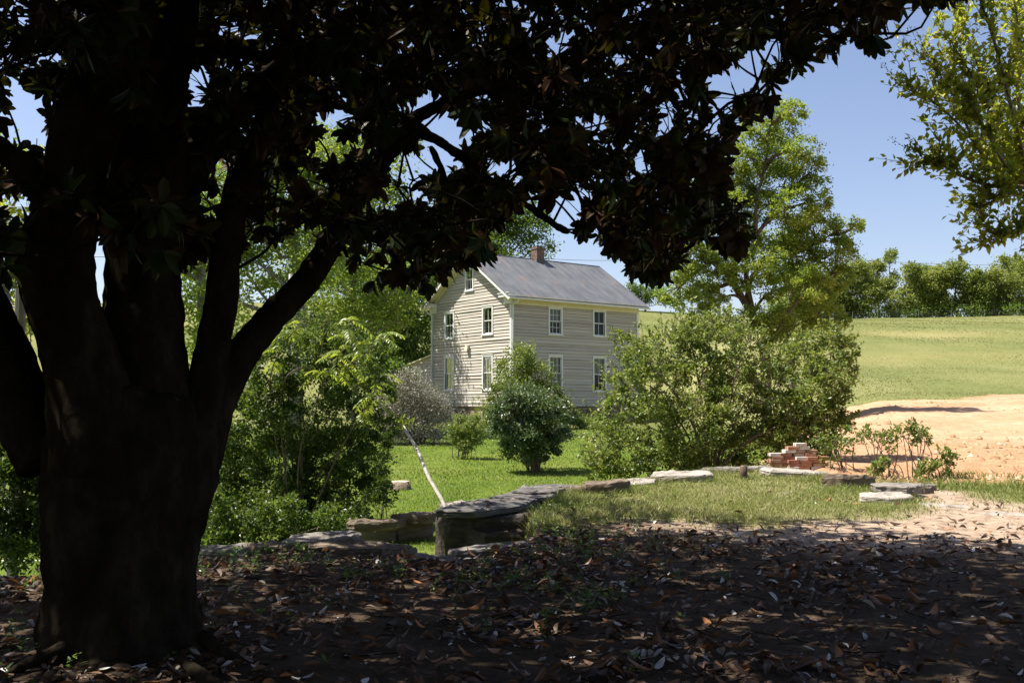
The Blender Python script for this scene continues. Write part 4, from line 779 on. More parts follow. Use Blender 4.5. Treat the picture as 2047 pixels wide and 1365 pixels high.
bigtree('tall green tree glimpsed between the magnolia branches', 590, 800, 42., [(560, 380, 70), (620, 340, 70), (680, 380, 70), (540, 460, 60), (600, 440, 60), (500, 420, 60), (660, 300, 60), (720, 320, 60), (480, 520, 54), (540, 540, 54), (440, 480, 60), (420, 560, 60), (470, 600, 50), (760, 360, 54), (600, 260, 54), (660, 440, 60), (720, 420, 54), (780, 420, 54), (640, 520, 54), (520, 340, 60), (450, 380, 54), (800, 300, 44)], 34000, .19, LOC, 74, shell=.4, up=.8)
bigtree('yellow leaved tree beyond the wire fence left of the trunk', 0, 800, 20., [(30, 620, 44), (70, 640, 40), (-30, 600, 60), (20, 540, 44), (80, 580, 44), (-60, 660, 60), (40, 470, 44), (0, 440, 50), (100, 480, 50), (-90, 520, 70), (60, 350, 50), (10, 330, 36), (120, 620, 44), (-140, 600, 70)], 9000, .12, BRIGHT, 75, name='maple_tree', shell=.35, r0=.12, dep=.7, group=None)
bigtree('dark tree beyond the fence at the far left picture edge', -160, 800, 30., [(-160, 400, 110), (-90, 480, 100), (-60, 330, 80), (-200, 560, 120), (-80, 620, 80), (-220, 300, 120)], 9000, .18, DARKL, 76, shell=.4, group=None)
bigtree('round green tree behind the central magnolia stem', 400, 800, 33., [(380, 420, 60), (400, 520, 50), (395, 600, 44), (400, 680, 40), (340, 500, 60), (395, 330, 50), (450, 660, 44), (420, 740, 44)], 9000, .16, LOC, 77, shell=.4, group=None)
# tree left of the house throwing the shade on the gable's left strip
# ------------------------------------------------------------------ shrubs
def shrub(name, label, base, puffs, n, ln, mat, stems=9, sr=.018, seed=0, wr=.5, clumps=14, csize=.3, up=.6, shell=.45, cat='shrub', group=None, tj=.2, stemm=None, flat=.9, twigs=4, part='foliage', tbase=.5, shoots=0):
    g = np.random.default_rng(seed + 300); base = np.asarray(base, float); t = empty(name, base, label, cat, group); mb = MB()
    for q in range(stems):
        p = puffs[q % len(puffs)]; c = np.array(p[:3]) + rdir(1, g)[0] * p[3] * .4; s = base + g.normal(size=3) * [.12, .12, 0] - [0, 0, .05]
        m = (s + c) / 2 + [(s[0] - c[0]) * .12, 0, .1 * (c[2] - s[2])] + g.normal(size=3) * .06; P = spline([s, m, c], 9); mb.tube(P, np.linspace(sr, sr * .3, 9), 6, .05, caps=False)
        for k in range(twigs):
            a = P[g.integers(4, 9)]; e = a + rdir(1, g)[0] * p[3] * .8 + [0, 0, .15 * p[3]]; mb.tube(spline([a, (a + e) / 2 + g.normal(size=3) * .05, e], 5), np.linspace(sr * .35, sr * .12, 5), 4, caps=False)
    SC, SA = [], []
    for q in range(shoots):
        p = puffs[int(g.integers(len(puffs)))]; d = rdir(1, g)[0]; d[2] = abs(d[2]) * .8; d[1] -= .2; a = np.array(p[:3]) + d * p[3] * .6; e = a + (d + [0, 0, .5]) * p[3] * g.uniform(.5, 1.15); P = spline([a, (a + e) / 2 + g.normal(size=3) * .08 * p[3], e], 9)
        mb.tube(P, np.linspace(sr * .3, sr * .1, 9), 4, caps=False)
        if g.random() < .9:
            for k in range(16): SC.append(P[int(g.integers(2, 9))] + g.normal(size=3) * ln * .2); SA.append((e - a) / np.linalg.norm(e - a) * .5 + rdir(1, g)[0])
    mb.build('stems', stemm or STEM, t, True, local=base)
    if SC:
        SC = np.array(SC); SA = np.array(SA); l_ = ln * (.6 + .7 * g.random(len(SC))); V, F = leaf2(SC, SA, g.normal(size=SC.shape) * .8 + [0, 0, .8], l_, l_ * wr); mk('sprays', V, [F], mat, t, np.repeat(np.clip(g.normal(.68, .2, len(SC)), 0, 1), 4), local=base)
    crown_mesh(part, puffs, n, ln, mat, t, wr, clumps, csize, g, up, tj, flat, shell, local=base, tbase=tbase); return t
Y = 21.; b = ground(1420, 945, Y)
BS = [(1330, 700, 46), (1290, 730, 46), (1380, 680, 44), (1430, 690, 46), (1260, 770, 50), (1330, 780, 66), (1400, 760, 66), (1470, 745, 52), (1530, 775, 52), (1240, 830, 50), (1300, 850, 66), (1380, 850, 76), (1460, 830, 76), (1540, 830, 66), (1210, 890, 44), (1270, 905, 56), (1350, 910, 60), (1430, 905, 66), (1510, 900, 60), (1570, 870, 50), (1190, 930, 30), (1600, 820, 48), (1250, 690, 26), (1440, 650, 30), (1490, 690, 30), (1220, 945, 30), (1290, 950, 40), (1380, 950, 40)]
shrub('spreading_shrub', 'very large spreading green shrub hiding the house\'s right corner', b, px_puffs(BS, Y, .8), 37000, .078, SHR, 26, .03, 1, wr=.6, clumps=20, csize=.135, shell=.5, up=.9, tj=.24, tbase=.62, shoots=520)
b = ground(1660, 935, 20.5)
BS = [(1615, 690, 34), (1665, 680, 26), (1600, 730, 44), (1650, 730, 44), (1690, 700, 26), (1630, 790, 48), (1670, 780, 34), (1600, 850, 44), (1650, 850, 40), (1685, 840, 20), (1620, 900, 34), (1690, 745, 22)]
shrub('upright_shrub', 'taller loose shrub at the right side of the big spreading shrub', b, px_puffs(BS, 20.5, .6), 8000, .082, SHR, 10, .028, 2, wr=.6, clumps=18, csize=.17, shell=.5, up=.9, tbase=.58, shoots=150)
b = ground(1072, 926, 26.5); t_ = shrub('viburnum_bush', 'round bush with white blossoms standing on the lawn before the house', b, px_puffs([(1060, 815, 44), (1015, 830, 36), (1100, 830, 36), (1010, 865, 32), (1060, 860, 50), (1105, 865, 34), (1040, 895, 34), (1090, 890, 34), (1030, 800, 24), (1085, 805, 28), (1065, 905, 30)], 26.5, .55), 20000, .08, VIB, 10, .03, 3, shoots=60, wr=.6, clumps=22, csize=.17, shell=.6)
g = np.random.default_rng(9); pf = px_puffs([(1060, 810, 44), (1015, 825, 38), (1100, 825, 38), (1060, 845, 50), (1110, 855, 30), (1005, 860, 28)], 26.4, .4, g); P, D, ci = puff_points(pf, 650, 70, .07, g, .9, .95); V, F = leaf2(P + D * .06, D + g.normal(size=P.shape) * .6, g.normal(size=P.shape) + D, .055, .05); mk('blossoms', V, [F], FLOW, t_, local=b)
b = ground(1030, 850, 45.); shrub('wall_shrub', 'bright leafy shrub growing up the house corner', b, px_puffs([(1045, 715, 26), (1020, 745, 34), (1065, 750, 32), (1040, 780, 38), (1000, 790, 30), (1080, 790, 30), (985, 825, 26), (1040, 825, 40), (1085, 830, 30), (975, 850, 22), (1110, 790, 12), (1130, 810, 10)], 45, .6), 14000, .12, SHR, 9, .03, 4, shoots=80, wr=.55, clumps=16, csize=.26, tbase=.6)
b = ground(1160, 855, 45.); shrub('low_shrub', 'low twiggy green shrub under the long wall windows', b, px_puffs([(1150, 835, 18), (1175, 850, 22), (1200, 860, 20), (1125, 800, 12)], 45, .4), 2600, .12, SHR, 7, .02, 5)
b = ground(930, 898, 30.); shrub('young_shrub', 'small young green shrub on the lawn left of the round bush', b, px_puffs([(930, 850, 26), (910, 865, 20), (950, 865, 22), (930, 880, 24), (915, 840, 12), (948, 838, 12)], 30, .25), 4200, .075, SHR, 14, .014, 6, clumps=18, csize=.22, tbase=.6)
b = ground(828, 885, 36.); shrub('silvery_shrub', 'greyish mauve twiggy shrub at the left foot of the gable', b, px_puffs([(820, 770, 34), (790, 790, 40), (840, 795, 44), (870, 815, 36), (780, 835, 44), (830, 840, 54), (875, 850, 36), (800, 870, 34), (850, 878, 34), (760, 810, 26), (815, 750, 16)], 36, .7), 17000, .095, OLIVE, 30, .018, 7, wr=.35, clumps=24, csize=.26, up=.9, twigs=7, tj=.28)
b = ground(760, 830, 52.); shrub('background_shrub', 'dark green shrub between the sumac and the lean-to', b, px_puffs([(770, 760, 34), (740, 780, 38), (800, 770, 26), (720, 740, 40), (790, 740, 26)], 52, .8), 9000, .15, DARKL, 6, .03, 8, tbase=.35)
Y = 16.5; b = ground(600, 1055, Y)
BS = [(600, 700, 54), (660, 720, 58), (550, 740, 54), (700, 760, 54), (620, 780, 66), (540, 810, 60), (690, 830, 60), (600, 860, 74), (500, 870, 60), (680, 900, 66), (560, 920, 74), (490, 950, 66), (640, 960, 66), (720, 940, 50), (560, 990, 66), (480, 1020, 50), (650, 1010, 50), (730, 880, 46), (450, 900, 50), (745, 970, 36), (450, 980, 44), (590, 650, 40), (520, 690, 40), (640, 680, 46), (700, 690, 44), (740, 740, 40), (480, 760, 50), (470, 830, 50), (600, 1040, 44), (540, 1050, 40), (700, 1040, 40), (440, 940, 44), (430, 880, 40), (450, 1030, 44), (420, 1000, 36), (480, 1060, 36), (760, 700, 30), (770, 860, 30), (760, 790, 34)]
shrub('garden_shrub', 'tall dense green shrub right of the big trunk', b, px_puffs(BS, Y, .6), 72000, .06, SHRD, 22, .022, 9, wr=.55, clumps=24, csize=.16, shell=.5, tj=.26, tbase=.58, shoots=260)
b = ground(500, 1085, 14.2); shrub('low_shrub', 'low shadowed greenery at the foot of the tall dense shrub behind the terrace stones', b, px_puffs([(440, 1050, 36), (490, 1070, 34), (550, 1060, 34), (610, 1055, 34), (660, 1040, 30), (420, 1010, 34), (520, 1030, 34), (580, 1020, 30), (410, 1075, 30)], 14.2, .3), 7000, .06, SHRD, 10, .012, 42, clumps=16, csize=.22, shoots=40)
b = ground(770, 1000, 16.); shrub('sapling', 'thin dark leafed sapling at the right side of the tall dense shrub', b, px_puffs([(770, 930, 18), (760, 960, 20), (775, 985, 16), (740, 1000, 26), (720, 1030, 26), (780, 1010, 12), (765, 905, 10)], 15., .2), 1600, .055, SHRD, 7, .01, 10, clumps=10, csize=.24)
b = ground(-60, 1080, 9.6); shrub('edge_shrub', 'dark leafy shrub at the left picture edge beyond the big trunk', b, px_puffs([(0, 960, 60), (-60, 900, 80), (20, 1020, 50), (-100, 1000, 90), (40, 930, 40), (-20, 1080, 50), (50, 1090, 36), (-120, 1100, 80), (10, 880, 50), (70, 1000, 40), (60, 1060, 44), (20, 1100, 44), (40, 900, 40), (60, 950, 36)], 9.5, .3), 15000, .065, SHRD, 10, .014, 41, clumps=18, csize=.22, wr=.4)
# sumac with feathered leaves
SUM = lm('sumac_leaflet', (.08, .14, .015), (.14, .20, .025), (.24, .26, .05), (.24, .34, .03), (.42, .45, .06), .48, .35)
def pinnate(C, A, Ln, g, pairs=7, lw=.1, drop=.5):
    Cs, As, Ns = [], [], []
    for c, a, l in zip(C, A, Ln):
        a = a / np.linalg.norm(a); s = np.cross(a, [0, 0, 1.]); s /= np.linalg.norm(s) + 1e-6; nrm = np.cross(s, a)
        for q in range(pairs):
            t = (q + 1) / pairs; p = c + a * l * t - np.array([0, 0, drop * l * t * t])
            for sg in (-1, 1): Cs.append(p); As.append(a * .45 + sg * s * .9 - np.array([0, 0, .25 + .4 * t])); Ns.append(nrm + g.normal(size=3) * .25)
        Cs.append(p); As.append(a - np.array([0, 0, drop])); Ns.append(nrm)
    return np.array(Cs), np.array(As), np.array(Ns)
g = np.random.default_rng(21); Y = 15.2; b = ground(560, 1040, Y); su = empty('sumac', b, 'young sumac with long feathered yellow green leaves above the dense shrub', 'small tree'); mb = MB()
stems = [[b + [0, .8, 0], at(560, 800, Y + .6), at(600, 735, Y), at(660, 748, Y), at(720, 715, Y), at(770, 665, Y)], [b + [.1, .8, 0], at(600, 900, Y + .7), at(650, 760, Y), at(690, 690, Y), at(700, 640, Y)], [b + [0, .9, 0], at(540, 800, Y + .7), at(560, 700, Y), at(610, 640, Y)], [b + [.2, .8, 0], at(680, 900, Y + .7), at(740, 800, Y + .3), at(760, 740, Y)]]
C, A, Ln = [], [], []
for s in stems:
    P = spline(s, 24); mb.tube(P, np.linspace(.013, .006, 24), 7, caps=False)
    for q in range(16):
        i = int(g.integers(12, 24)); th = g.uniform(0, 6.283); C.append(P[i]); A.append([math.cos(th), math.sin(th), g.uniform(-.25, .7)]); Ln.append(g.uniform(.22, .42))
mb.build('stem', STEM, su, True, local=b); Cs, As, Ns = pinnate(C, A, Ln, g); m = len(Cs); l = .10 * (.7 + .6 * g.random(m)); V, T_, Q_ = leaf8(Cs, As, Ns, l, l * .3, .25, .1); mk('leaves', V, [T_, Q_], SUM, su, np.repeat(np.clip(g.normal(.55, .22, m), 0, 1), LV), local=b)
# saplings at the dirt edge right of the bricks
for i, (u, v0, Y, L_, lb) in enumerate(((1692, 955, 18.2, [(1668, 885, 18), (1690, 870, 20), (1705, 890, 16), (1650, 890, 16), (1660, 920, 14), (1640, 870, 18)], 'arching sapling just right of the brick pile'), (1765, 960, 17.4, [(1740, 865, 16), (1765, 875, 16), (1780, 890, 14), (1725, 870, 12), (1790, 865, 14)], 'open sapling standing against the orange dirt'),
        (1838, 965, 17.0, [(1820, 850, 16), (1840, 860, 14), (1800, 860, 12), (1850, 880, 12), (1828, 880, 14)], 'taller pale stemmed sapling against the orange dirt'), (1890, 970, 16.6, [(1860, 925, 14), (1885, 930, 18), (1850, 940, 14), (1905, 915, 12), (1885, 900, 12), (1840, 945, 12)], 'bushy sapling beside the loose stone stack'), (1800, 968, 17., [(1752, 935, 10), (1765, 925, 10), (1745, 948, 8)], 'leafy weed sprouting behind the mossy stone'))):
    b = ground(u, v0, Y); shrub('sapling', lb, b, px_puffs(L_, Y, .15), [900, 700, 650, 900, 160][i], [.055, .055, .055, .055, .10][i], SHR, 9, .011, 20 + i, wr=.6, clumps=9, csize=.26, group='saplings along the dirt edge', tj=.25)
# crape myrtle at the right
g = np.random.default_rng(33); Y = 9.0; b = np.array([6.1, 9.3, 0.]); cm = empty('crape_myrtle', b, 'backlit yellow green crape myrtle reaching in at the upper right', 'tree'); mb = MB()
trunk = [b, b + [-.1, -.05, 1.2], at(2180, 520, 9.1), at(2120, 420, 9.1), at(2060, 375, 9.05)]; mb.tube(spline(trunk, 16), np.linspace(.085, .035, 16), 9, .04)
fork = at(2060, 375, 9.05); f2 = at(2140, 450, 9.1)
limbs = [[fork, at(1990, 340, 9), at(1935, 270, 8.9), at(1880, 215, 8.8), at(1810, 170, 8.7)], [fork, at(2010, 290, 9.1), at(1975, 210, 9.2), at(1930, 130, 9.3), at(1880, 50, 9.3)], [fork, at(2030, 250, 8.7), at(2000, 130, 8.6), at(1970, 30, 8.5), at(1940, -40, 8.5)], [fork, at(1985, 372, 8.8), at(1930, 355, 8.7), at(1880, 330, 8.6), at(1838, 312, 8.6)],
         [f2, at(2060, 250, 9.4), at(2045, 120, 9.5), at(2020, 0, 9.5)], [f2, at(2040, 390, 8.9), at(1990, 400, 8.8), at(1950, 422, 8.8)], [f2, at(2080, 440, 8.8), at(2030, 462, 8.7), at(2000, 470, 8.7)], [fork, at(1960, 300, 9.3), at(1905, 190, 9.4), at(1850, 110, 9.4)], [f2, at(2090, 200, 9.2), at(2090, 40, 9.2)], [fork, at(2035, 200, 9.), at(2035, 60, 9), at(2020, -50, 9)], [f2, at(2110, 300, 8.6), at(2100, 150, 8.4), at(2080, 20, 8.3)], [fork, at(2000, 240, 9.2), at(1950, 120, 9.3), at(1920, 20, 9.4)], [fork, at(2010, 330, 8.6), at(1960, 240, 8.4), at(1925, 170, 8.3)]]
C, A = [], []
for s in limbs:
    P = spline(s, 30); mb.tube(P, np.linspace(.022, .0035, 30), 6, caps=False); ll = np.linalg.norm(P[-1] - P[0])
    for q in range(46):
        i = int(g.integers(3, 29)); d = (P[min(i + 2, 29)] - P[i - 1]); d /= np.linalg.norm(d); e = P[i] + (d * .5 + rdir(1, g)[0] * .75) * g.uniform(.14, .46) + [0, 0, .08]
        T_ = spline([P[i], (P[i] + e) / 2 + g.normal(size=3) * .02, e], 7); mb.tube(T_, np.linspace(.004, .0018, 7), 4, caps=False)
        for t in np.linspace(0.15, 1, 17): C.append(T_[int(t * 6)] + g.normal(size=3) * .012); A.append((e - P[i]) / np.linalg.norm(e - P[i]) * .6 + rdir(1, g)[0])
    for t in range(3, 29):
        for k in range(2): C.append(P[t] + g.normal(size=3) * .012); A.append((P[t] - P[t - 2]) * 4 + rdir(1, g)[0])
mb.build('trunk', solid('smooth_tan_bark', [(.16, .11, .075), (.30, .22, .155)], 6, .6, .2, stretch=(2, 2, .5)), cm, True, local=b); C = np.array(C); A = np.array(A); m = len(C); l = .070 * (.6 + .7 * g.random(m)); V, F = leaf2(C, A, g.normal(size=(m, 3)) * .7 + [0, 0, 1], l, l * .52, .12); mk('crown', V, [F], CRAPE, cm, np.repeat(np.clip(g.normal(.5, .22, m), 0, 1), 4), local=b)
mb = MB()
for s in (limbs[0], limbs[1], limbs[3], limbs[7]):
    P = spline(s, 30); d = P[-1] - P[-4]; d /= np.linalg.norm(d); e = P[-1] + d * .28 + [0, 0, .06]; mb.tube([P[-1], (P[-1] + e) / 2 + [0, 0, -.01], e], [.003, .002, .0015], 4)
    for q in range(16):
        c = P[-1] + (e - P[-1]) * g.uniform(.35, 1) + rdir(1, g)[0] * .035; mb.tube([c, c + [.003, 0, .004], c + [.004, 0, .010]], [.002, .006, .002], 5)
mb.build('seed_heads', STEM, cm, local=b)
# ------------------------------------------------------------------ the big magnolia the picture is taken under
def bark_mat():
    m, nt, o = newmat('magnolia_bark'); p = N(nt, 'ShaderNodeBsdfPrincipled'); p.inputs['Roughness'].default_value = .95; p.inputs['Specular IOR Level'].default_value = .0
    g = N(nt, 'ShaderNodeNewGeometry')
    def nz(s, st, d=8):
        mp = N(nt, 'ShaderNodeMapping'); mp.inputs['Scale'].default_value = st; L(nt, g.outputs['Position'], mp.inputs[0]); n = N(nt, 'ShaderNodeTexNoise'); n.inputs['Scale'].default_value = s; n.inputs['Detail'].default_value = d; n.inputs['Roughness'].default_value = .7; L(nt, mp.outputs[0], n.inputs[0]); return n.outputs[0]
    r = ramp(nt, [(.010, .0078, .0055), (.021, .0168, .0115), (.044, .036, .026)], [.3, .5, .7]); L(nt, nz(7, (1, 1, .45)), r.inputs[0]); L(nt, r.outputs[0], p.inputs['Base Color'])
    b = N(nt, 'ShaderNodeBump'); b.inputs['Strength'].default_value = .9; b.inputs['Distance'].default_value = .03; L(nt, nz(16, (1, 1, .3)), b.inputs['Height']); L(nt, b.outputs[0], p.inputs['Normal']); L(nt, p.outputs[0], o.inputs[0]); return m
MBARK = bark_mat()
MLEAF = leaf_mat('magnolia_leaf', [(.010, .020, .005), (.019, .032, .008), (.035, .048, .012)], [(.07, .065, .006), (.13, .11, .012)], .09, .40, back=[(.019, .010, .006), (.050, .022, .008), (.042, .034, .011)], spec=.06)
MB0 = gz(245, 1300, 0.0); MB0[2] = 0
mg = empty('magnolia_tree', MB0, 'huge multi stemmed magnolia in deep shade, its dark trunk filling the left side', 'tree')
YM = MB0[1]
def path(L_, Y0, Y1):
    n = len(L_); out = []
    for i, (u, v, hw) in enumerate(L_): y = Y0 + (Y1 - Y0) * i / max(1, n - 1); p = at(u, v, y); out.append((*p, hw * .93 * y / FPX))
    return np.array(out)
g = np.random.default_rng(70)
def limb(mb, L_, Y0, Y1, n=26, sides=14, wob=.025):
    P = spline(path(L_, Y0, Y1), n); mb.tube(P[:, :3], np.maximum(P[:, 3], .003), sides, wob); LIMBS.append(P[:, :3]); return P
LIMBS = []
mb = MB()
limb(mb, [(242, 1370, 212), (242, 1330, 186), (242, 1290, 172), (243, 1200, 158), (241, 1100, 154), (244, 1000, 160), (248, 920, 168), (260, 850, 152), (280, 770, 120)], YM, YM + .15, 30, 22, .03)
limb(mb, [(205, 960, 110), (190, 850, 98), (168, 724, 78), (126, 610, 77), (108, 520, 82), (140, 400, 70), (160, 300, 66), (205, 170, 78), (250, 40, 72), (300, -120, 70), (340, -320, 56), (360, -600, 40)], YM - .1, YM - .2)
limb(mb, [(310, 950, 100), (300, 850, 98), (285, 724, 92), (285, 600, 84), (288, 450, 80), (300, 300, 78), (322, 150, 64), (345, 0, 58), (370, -200, 48), (390, -500, 34)], YM + .15, YM + .5)
limb(mb, [(330, 470, 40), (350, 400, 46), (400, 295, 44), (470, 215, 38), (560, 150, 35), (640, 105, 31), (720, 50, 27), (820, -10, 23), (960, -90, 18), (1150, -160, 12)], YM + .3, YM + 2.2)
limb(mb, [(340, 130, 12), (380, 108, 13), (470, 104, 12), (560, 122, 10), (640, 150, 7)], YM + .4, YM + .9, 14, 8)
limb(mb, [(340, 1060, 60), (372, 950, 60), (398, 850, 52), (412, 768, 40), (440, 620, 36), (458, 450, 33), (505, 308, 28), (545, 190, 24), (575, 60, 20), (600, -80, 16), (640, -260, 12)], YM + .1, YM + .8)
limb(mb, [(300, 1220, 60), (328, 1100, 72), (366, 985, 64), (394, 895, 61), (438, 780, 49), (500, 688, 38), (560, 618, 32), (620, 552, 30), (670, 470, 27), (715, 390, 25), (760, 320, 24), (815, 250, 21), (870, 215, 15), (930, 190, 12), (1010, 168, 10), (1120, 138, 8), (1240, 100, 6)], YM - .1, YM + 2.6, 40)
limb(mb, [(812, 246, 14), (880, 285, 10.5), (940, 325, 9.5), (990, 370, 8.5), (1060, 415, 7), (1110, 450, 5.5), (1140, 465, 4.5), (1165, 462, 3)], YM + 1.5, YM + 2.9, 24, 10)
limb(mb, [(100, 930, 70), (55, 840, 66), (15, 720, 57), (-45, 580, 50), (-115, 450, 45), (-200, 250, 36)], YM, YM + .1)
limb(mb, [(130, 400, 38), (60, 342, 32), (0, 302, 28), (-80, 255, 24), (-200, 180, 18)], YM - .1, YM - .4)
limb(mb, [(1080, 150, 8), (1200, 60, 8), (1340, 20, 7), (1500, 42, 5.5), (1600, 68, 4.5), (1700, 72, 3), (1760, 80, 2.4), (1784, 74, 2)], YM + 2.2, YM + 2.6, 24, 8)
limb(mb, [(1380, 25, 6), (1550, -5, 5), (1700, -20, 4), (1840, 8, 3), (1930, 14, 2)], YM + 2.3, YM + 2.2, 16, 8)
limb(mb, [(1450, 30, 4), (1476, 62, 3.4), (1453, 118, 3), (1462, 165, 2.6), (1478, 212, 2), (1485, 240, 1.6)], YM + 2.4, YM + 2.4, 14, 6)
limb(mb, [(1000, 165, 9), (1120, 240, 7), (1250, 330, 6), (1340, 420, 5), (1400, 480, 3)], YM + 2.0, YM + 3.4, 20, 8)
limb(mb, [(960, -90, 18), (1150, 20, 10), (1300, 140, 8), (1380, 260, 6), (1430, 380, 4)], YM + 1.6, YM + 3.2, 20, 8)
limb(mb, [(680, 450, 16), (720, 440, 12), (770, 480, 9), (800, 530, 6), (815, 560, 4)], YM + 1.4, YM + 2.2, 14, 8)
limb(mb, [(860, 290, 8), (900, 380, 7), (930, 450, 5), (955, 500, 3)], YM + 1.7, YM + 2.3, 12, 8)
# big limbs carrying the crown overhead and behind the photographer
for e in ((-.5, 1.5, 5.6), (2.0, 2.5, 6.2), (-4.5, 3, 6), (-5.5, 7, 6.0), (-1, 9, 7.2), (1.5, 7, 7.2), (-6.5, 1, 5), (-2.6, -1.5, 5.2), (2.4, -1.5, 5.4)):
    s = LIMBS[1][18] if e[1] < 5 else LIMBS[2][20]; e = np.array(e); P = spline([s, (s + e) / 2 + [0, 0, .5], e], 14); mb.tube(P, np.linspace(.10, .03, 14), 8, .03); LIMBS.append(P)
# roots
for (u0, v0, u1, v1, r) in ((380, 1290, 560, 1335, 13), (330, 1330, 540, 1420, 14), (110, 1310, -10, 1345, 12)):
    a = gz(u0, v0, .1); c = gz(u1, v1, -.02); a[2] = .05; c[2] = -.03; P = spline([a + [0, .15, .08], (a + c) / 2 + [0, 0, .02], c], 9); mb.tube(P, np.linspace(r, r * .3, 9) * YM / FPX, 9, .05)
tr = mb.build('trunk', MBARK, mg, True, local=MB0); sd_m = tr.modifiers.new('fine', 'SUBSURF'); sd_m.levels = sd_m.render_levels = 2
tx = bpy.data.textures.new('bark_ridges', 'CLOUDS'); tx.noise_scale = .09; tx.noise_depth = 3; dm = tr.modifiers.new('ridges', 'DISPLACE'); dm.texture = tx; dm.strength = .035; dm.texture_coords = 'LOCAL'
tx2 = bpy.data.textures.new('bark_lumps', 'CLOUDS'); tx2.noise_scale = .35; dm = tr.modifiers.new('lumps', 'DISPLACE'); dm.texture = tx2; dm.strength = .05
# cut branch scars on the trunk
SCAR = solid('healed_scar', [(.014, .010, .007), (.035, .024, .015)], 9, .95, .9)
for u, v, r, dy in ():
    c = at(u, v, YM + dy); k = r * YM / FPX; m = MB(); m.tube([c + [0, .3, 0], c + [0, .12, 0], c + [0, .05, .0], c + [.004, .0, 0], c + [.004, .012, 0]], [k * 1.9, k * 1.6, k * 1.3, k * .9, k * .3], 14, .08); m.build('burl', MBARK, mg, True, local=MB0)
# crown: puffs in a broad crown volume, kept above its drooping skirt where in view
BU = [-400, 0, 60, 110, 200, 390, 430, 500, 600, 700, 760, 800, 860, 900, 940, 970, 1000, 1040, 1080, 1120, 1160, 1200, 1250, 1300, 1340, 1370, 1400, 1450, 1490, 1505, 1515, 1490, 1500]
SK = np.array([(-600, 700), (0, 560), (60, 480), (110, 420), (390, 560), (430, 520), (500, 500), (560, 500), (620, 500), (690, 540), (740, 570), (790, 590), (830, 590), (870, 570), (905, 540), (945, 535), (985, 520), (1000, 440), (1040, 400), (1085, 415), (1110, 440), (1150, 475), (1200, 480), (1240, 530), (1290, 560), (1320, 572), (1345, 560), (1375, 500), (1410, 480), (1450, 500), (1485, 505), (1500, 480), (1503, 240), (1560, 190), (1600, 150), (1650, 118), (1700, 100), (1760, 85), (1800, 30), (1860, 20), (1900, 40), (1945, 25), (1960, -20), (2100, -60), (2600, -100)])
def skirt(u): return np.interp(u, SK[:, 0], SK[:, 1])
HOLES = [(862, 235, 34, 42), (905, 265, 40, 28), (1015, 335, 22, 14), (1230, 290, 16, 12), (1190, 245, 30, 10), (1425, 262, 16, 22), (1450, 190, 22, 40), (1500, 140, 26, 40), (1545, 105, 14, 22), (40, 200, 26, 40), (60, 240, 30, 40), (25, 420, 30, 30), (400, 150, 22, 34), (1130, 420, 30, 34), (1280, 320, 12, 16), (1340, 250, 8, 18), (1075, 400, 22, 22), (1160, 405, 12, 10), (1240, 400, 10, 10), (1270, 345, 10, 14), (1045, 300, 9, 7), (870, 320, 36, 22), (1500, 330, 40, 60)]
_h = np.random.default_rng(5)
HOLES = [(a, b, c * 1.35, d * 1.35) for a, b, c, d in HOLES] + [(_h.uniform(400, 880), _h.uniform(200, 590), _h.uniform(12, 28), _h.uniform(12, 30)) for _ in range(100)] + [(_h.uniform(820, 1500), _h.uniform(-10, 470), _h.uniform(9, 22), _h.uniform(9, 22)) for _ in range(44)]
def ok_px(P, margin=0, holes=True):
    u, v, f = proj(P); inv = np.isfinite(f); u = np.nan_to_num(u); v = np.nan_to_num(v, nan=-9e3); near = inv & (u > -700) & (u < 2700)
    good = ~near | (v < skirt(u) - margin)
    if holes:
        for hu, hv, a, b in HOLES: good &= ~(near & (((u - hu) / a) ** 2 + ((v - hv) / b) ** 2 < 1))
    good &= ~(inv & (np.abs(u - 1023) < 1150) & (v > -150) & (P[:, 1] < 5.0) & ~((u < 330) & (P[:, 1] > 3.9)))
    return good
g = np.random.default_rng(71)
cand = rdir(9000, g) * (g.random(9000) ** (1 / 3.2))[:, None] * [7.0, 7.6, 4.3] + [-1.6, 4.2, 5.6]
sk_u = np.where(g.random(2600) < .6, g.uniform(395, 1510, 2600), g.uniform(1280, 1505, 2600)); sk_v = skirt(sk_u) - 20 - g.uniform(0, 190, 2600); sk_y = g.uniform(6.3, 9.8, 2600)
sk_d = np.stack([(sk_u - 1023.5) / FPX, CT - (682.5 - sk_v) / FPX * ST, ST + (682.5 - sk_v) / FPX * CT], 1); low = EYE + sk_d * (sk_y / sk_d[:, 1])[:, None]
ba = g.uniform(math.pi * .86, math.pi * 2.06, 2600); back = np.stack([-1.6 + 6.9 * np.cos(ba) * g.uniform(.85, 1.1, 2600), 2.6 + 6.4 * np.sin(ba) * g.uniform(.85, 1.1, 2600), g.uniform(.7, 5, 2600)], 1)  # unseen low crown ring behind the camera, added to dim light under the tree
fr = np.stack([g.uniform(-3.8, 1.4, 500), g.uniform(10.6, 13.2, 500), g.uniform(3.0, 5.6, 500)], 1); fr = np.concatenate([fr, np.stack([g.uniform(-2.7, -.4, 260), g.uniform(12.4, 14.5, 260), g.uniform(3.2, 5.4, 260)], 1)]); cand = np.concatenate([cand, low, back, fr, rdir(2500, g) * (g.random(2500) ** .4)[:, None] * [3.0, 2.4, 2.2] + [.6, 9.0, 4.2]])
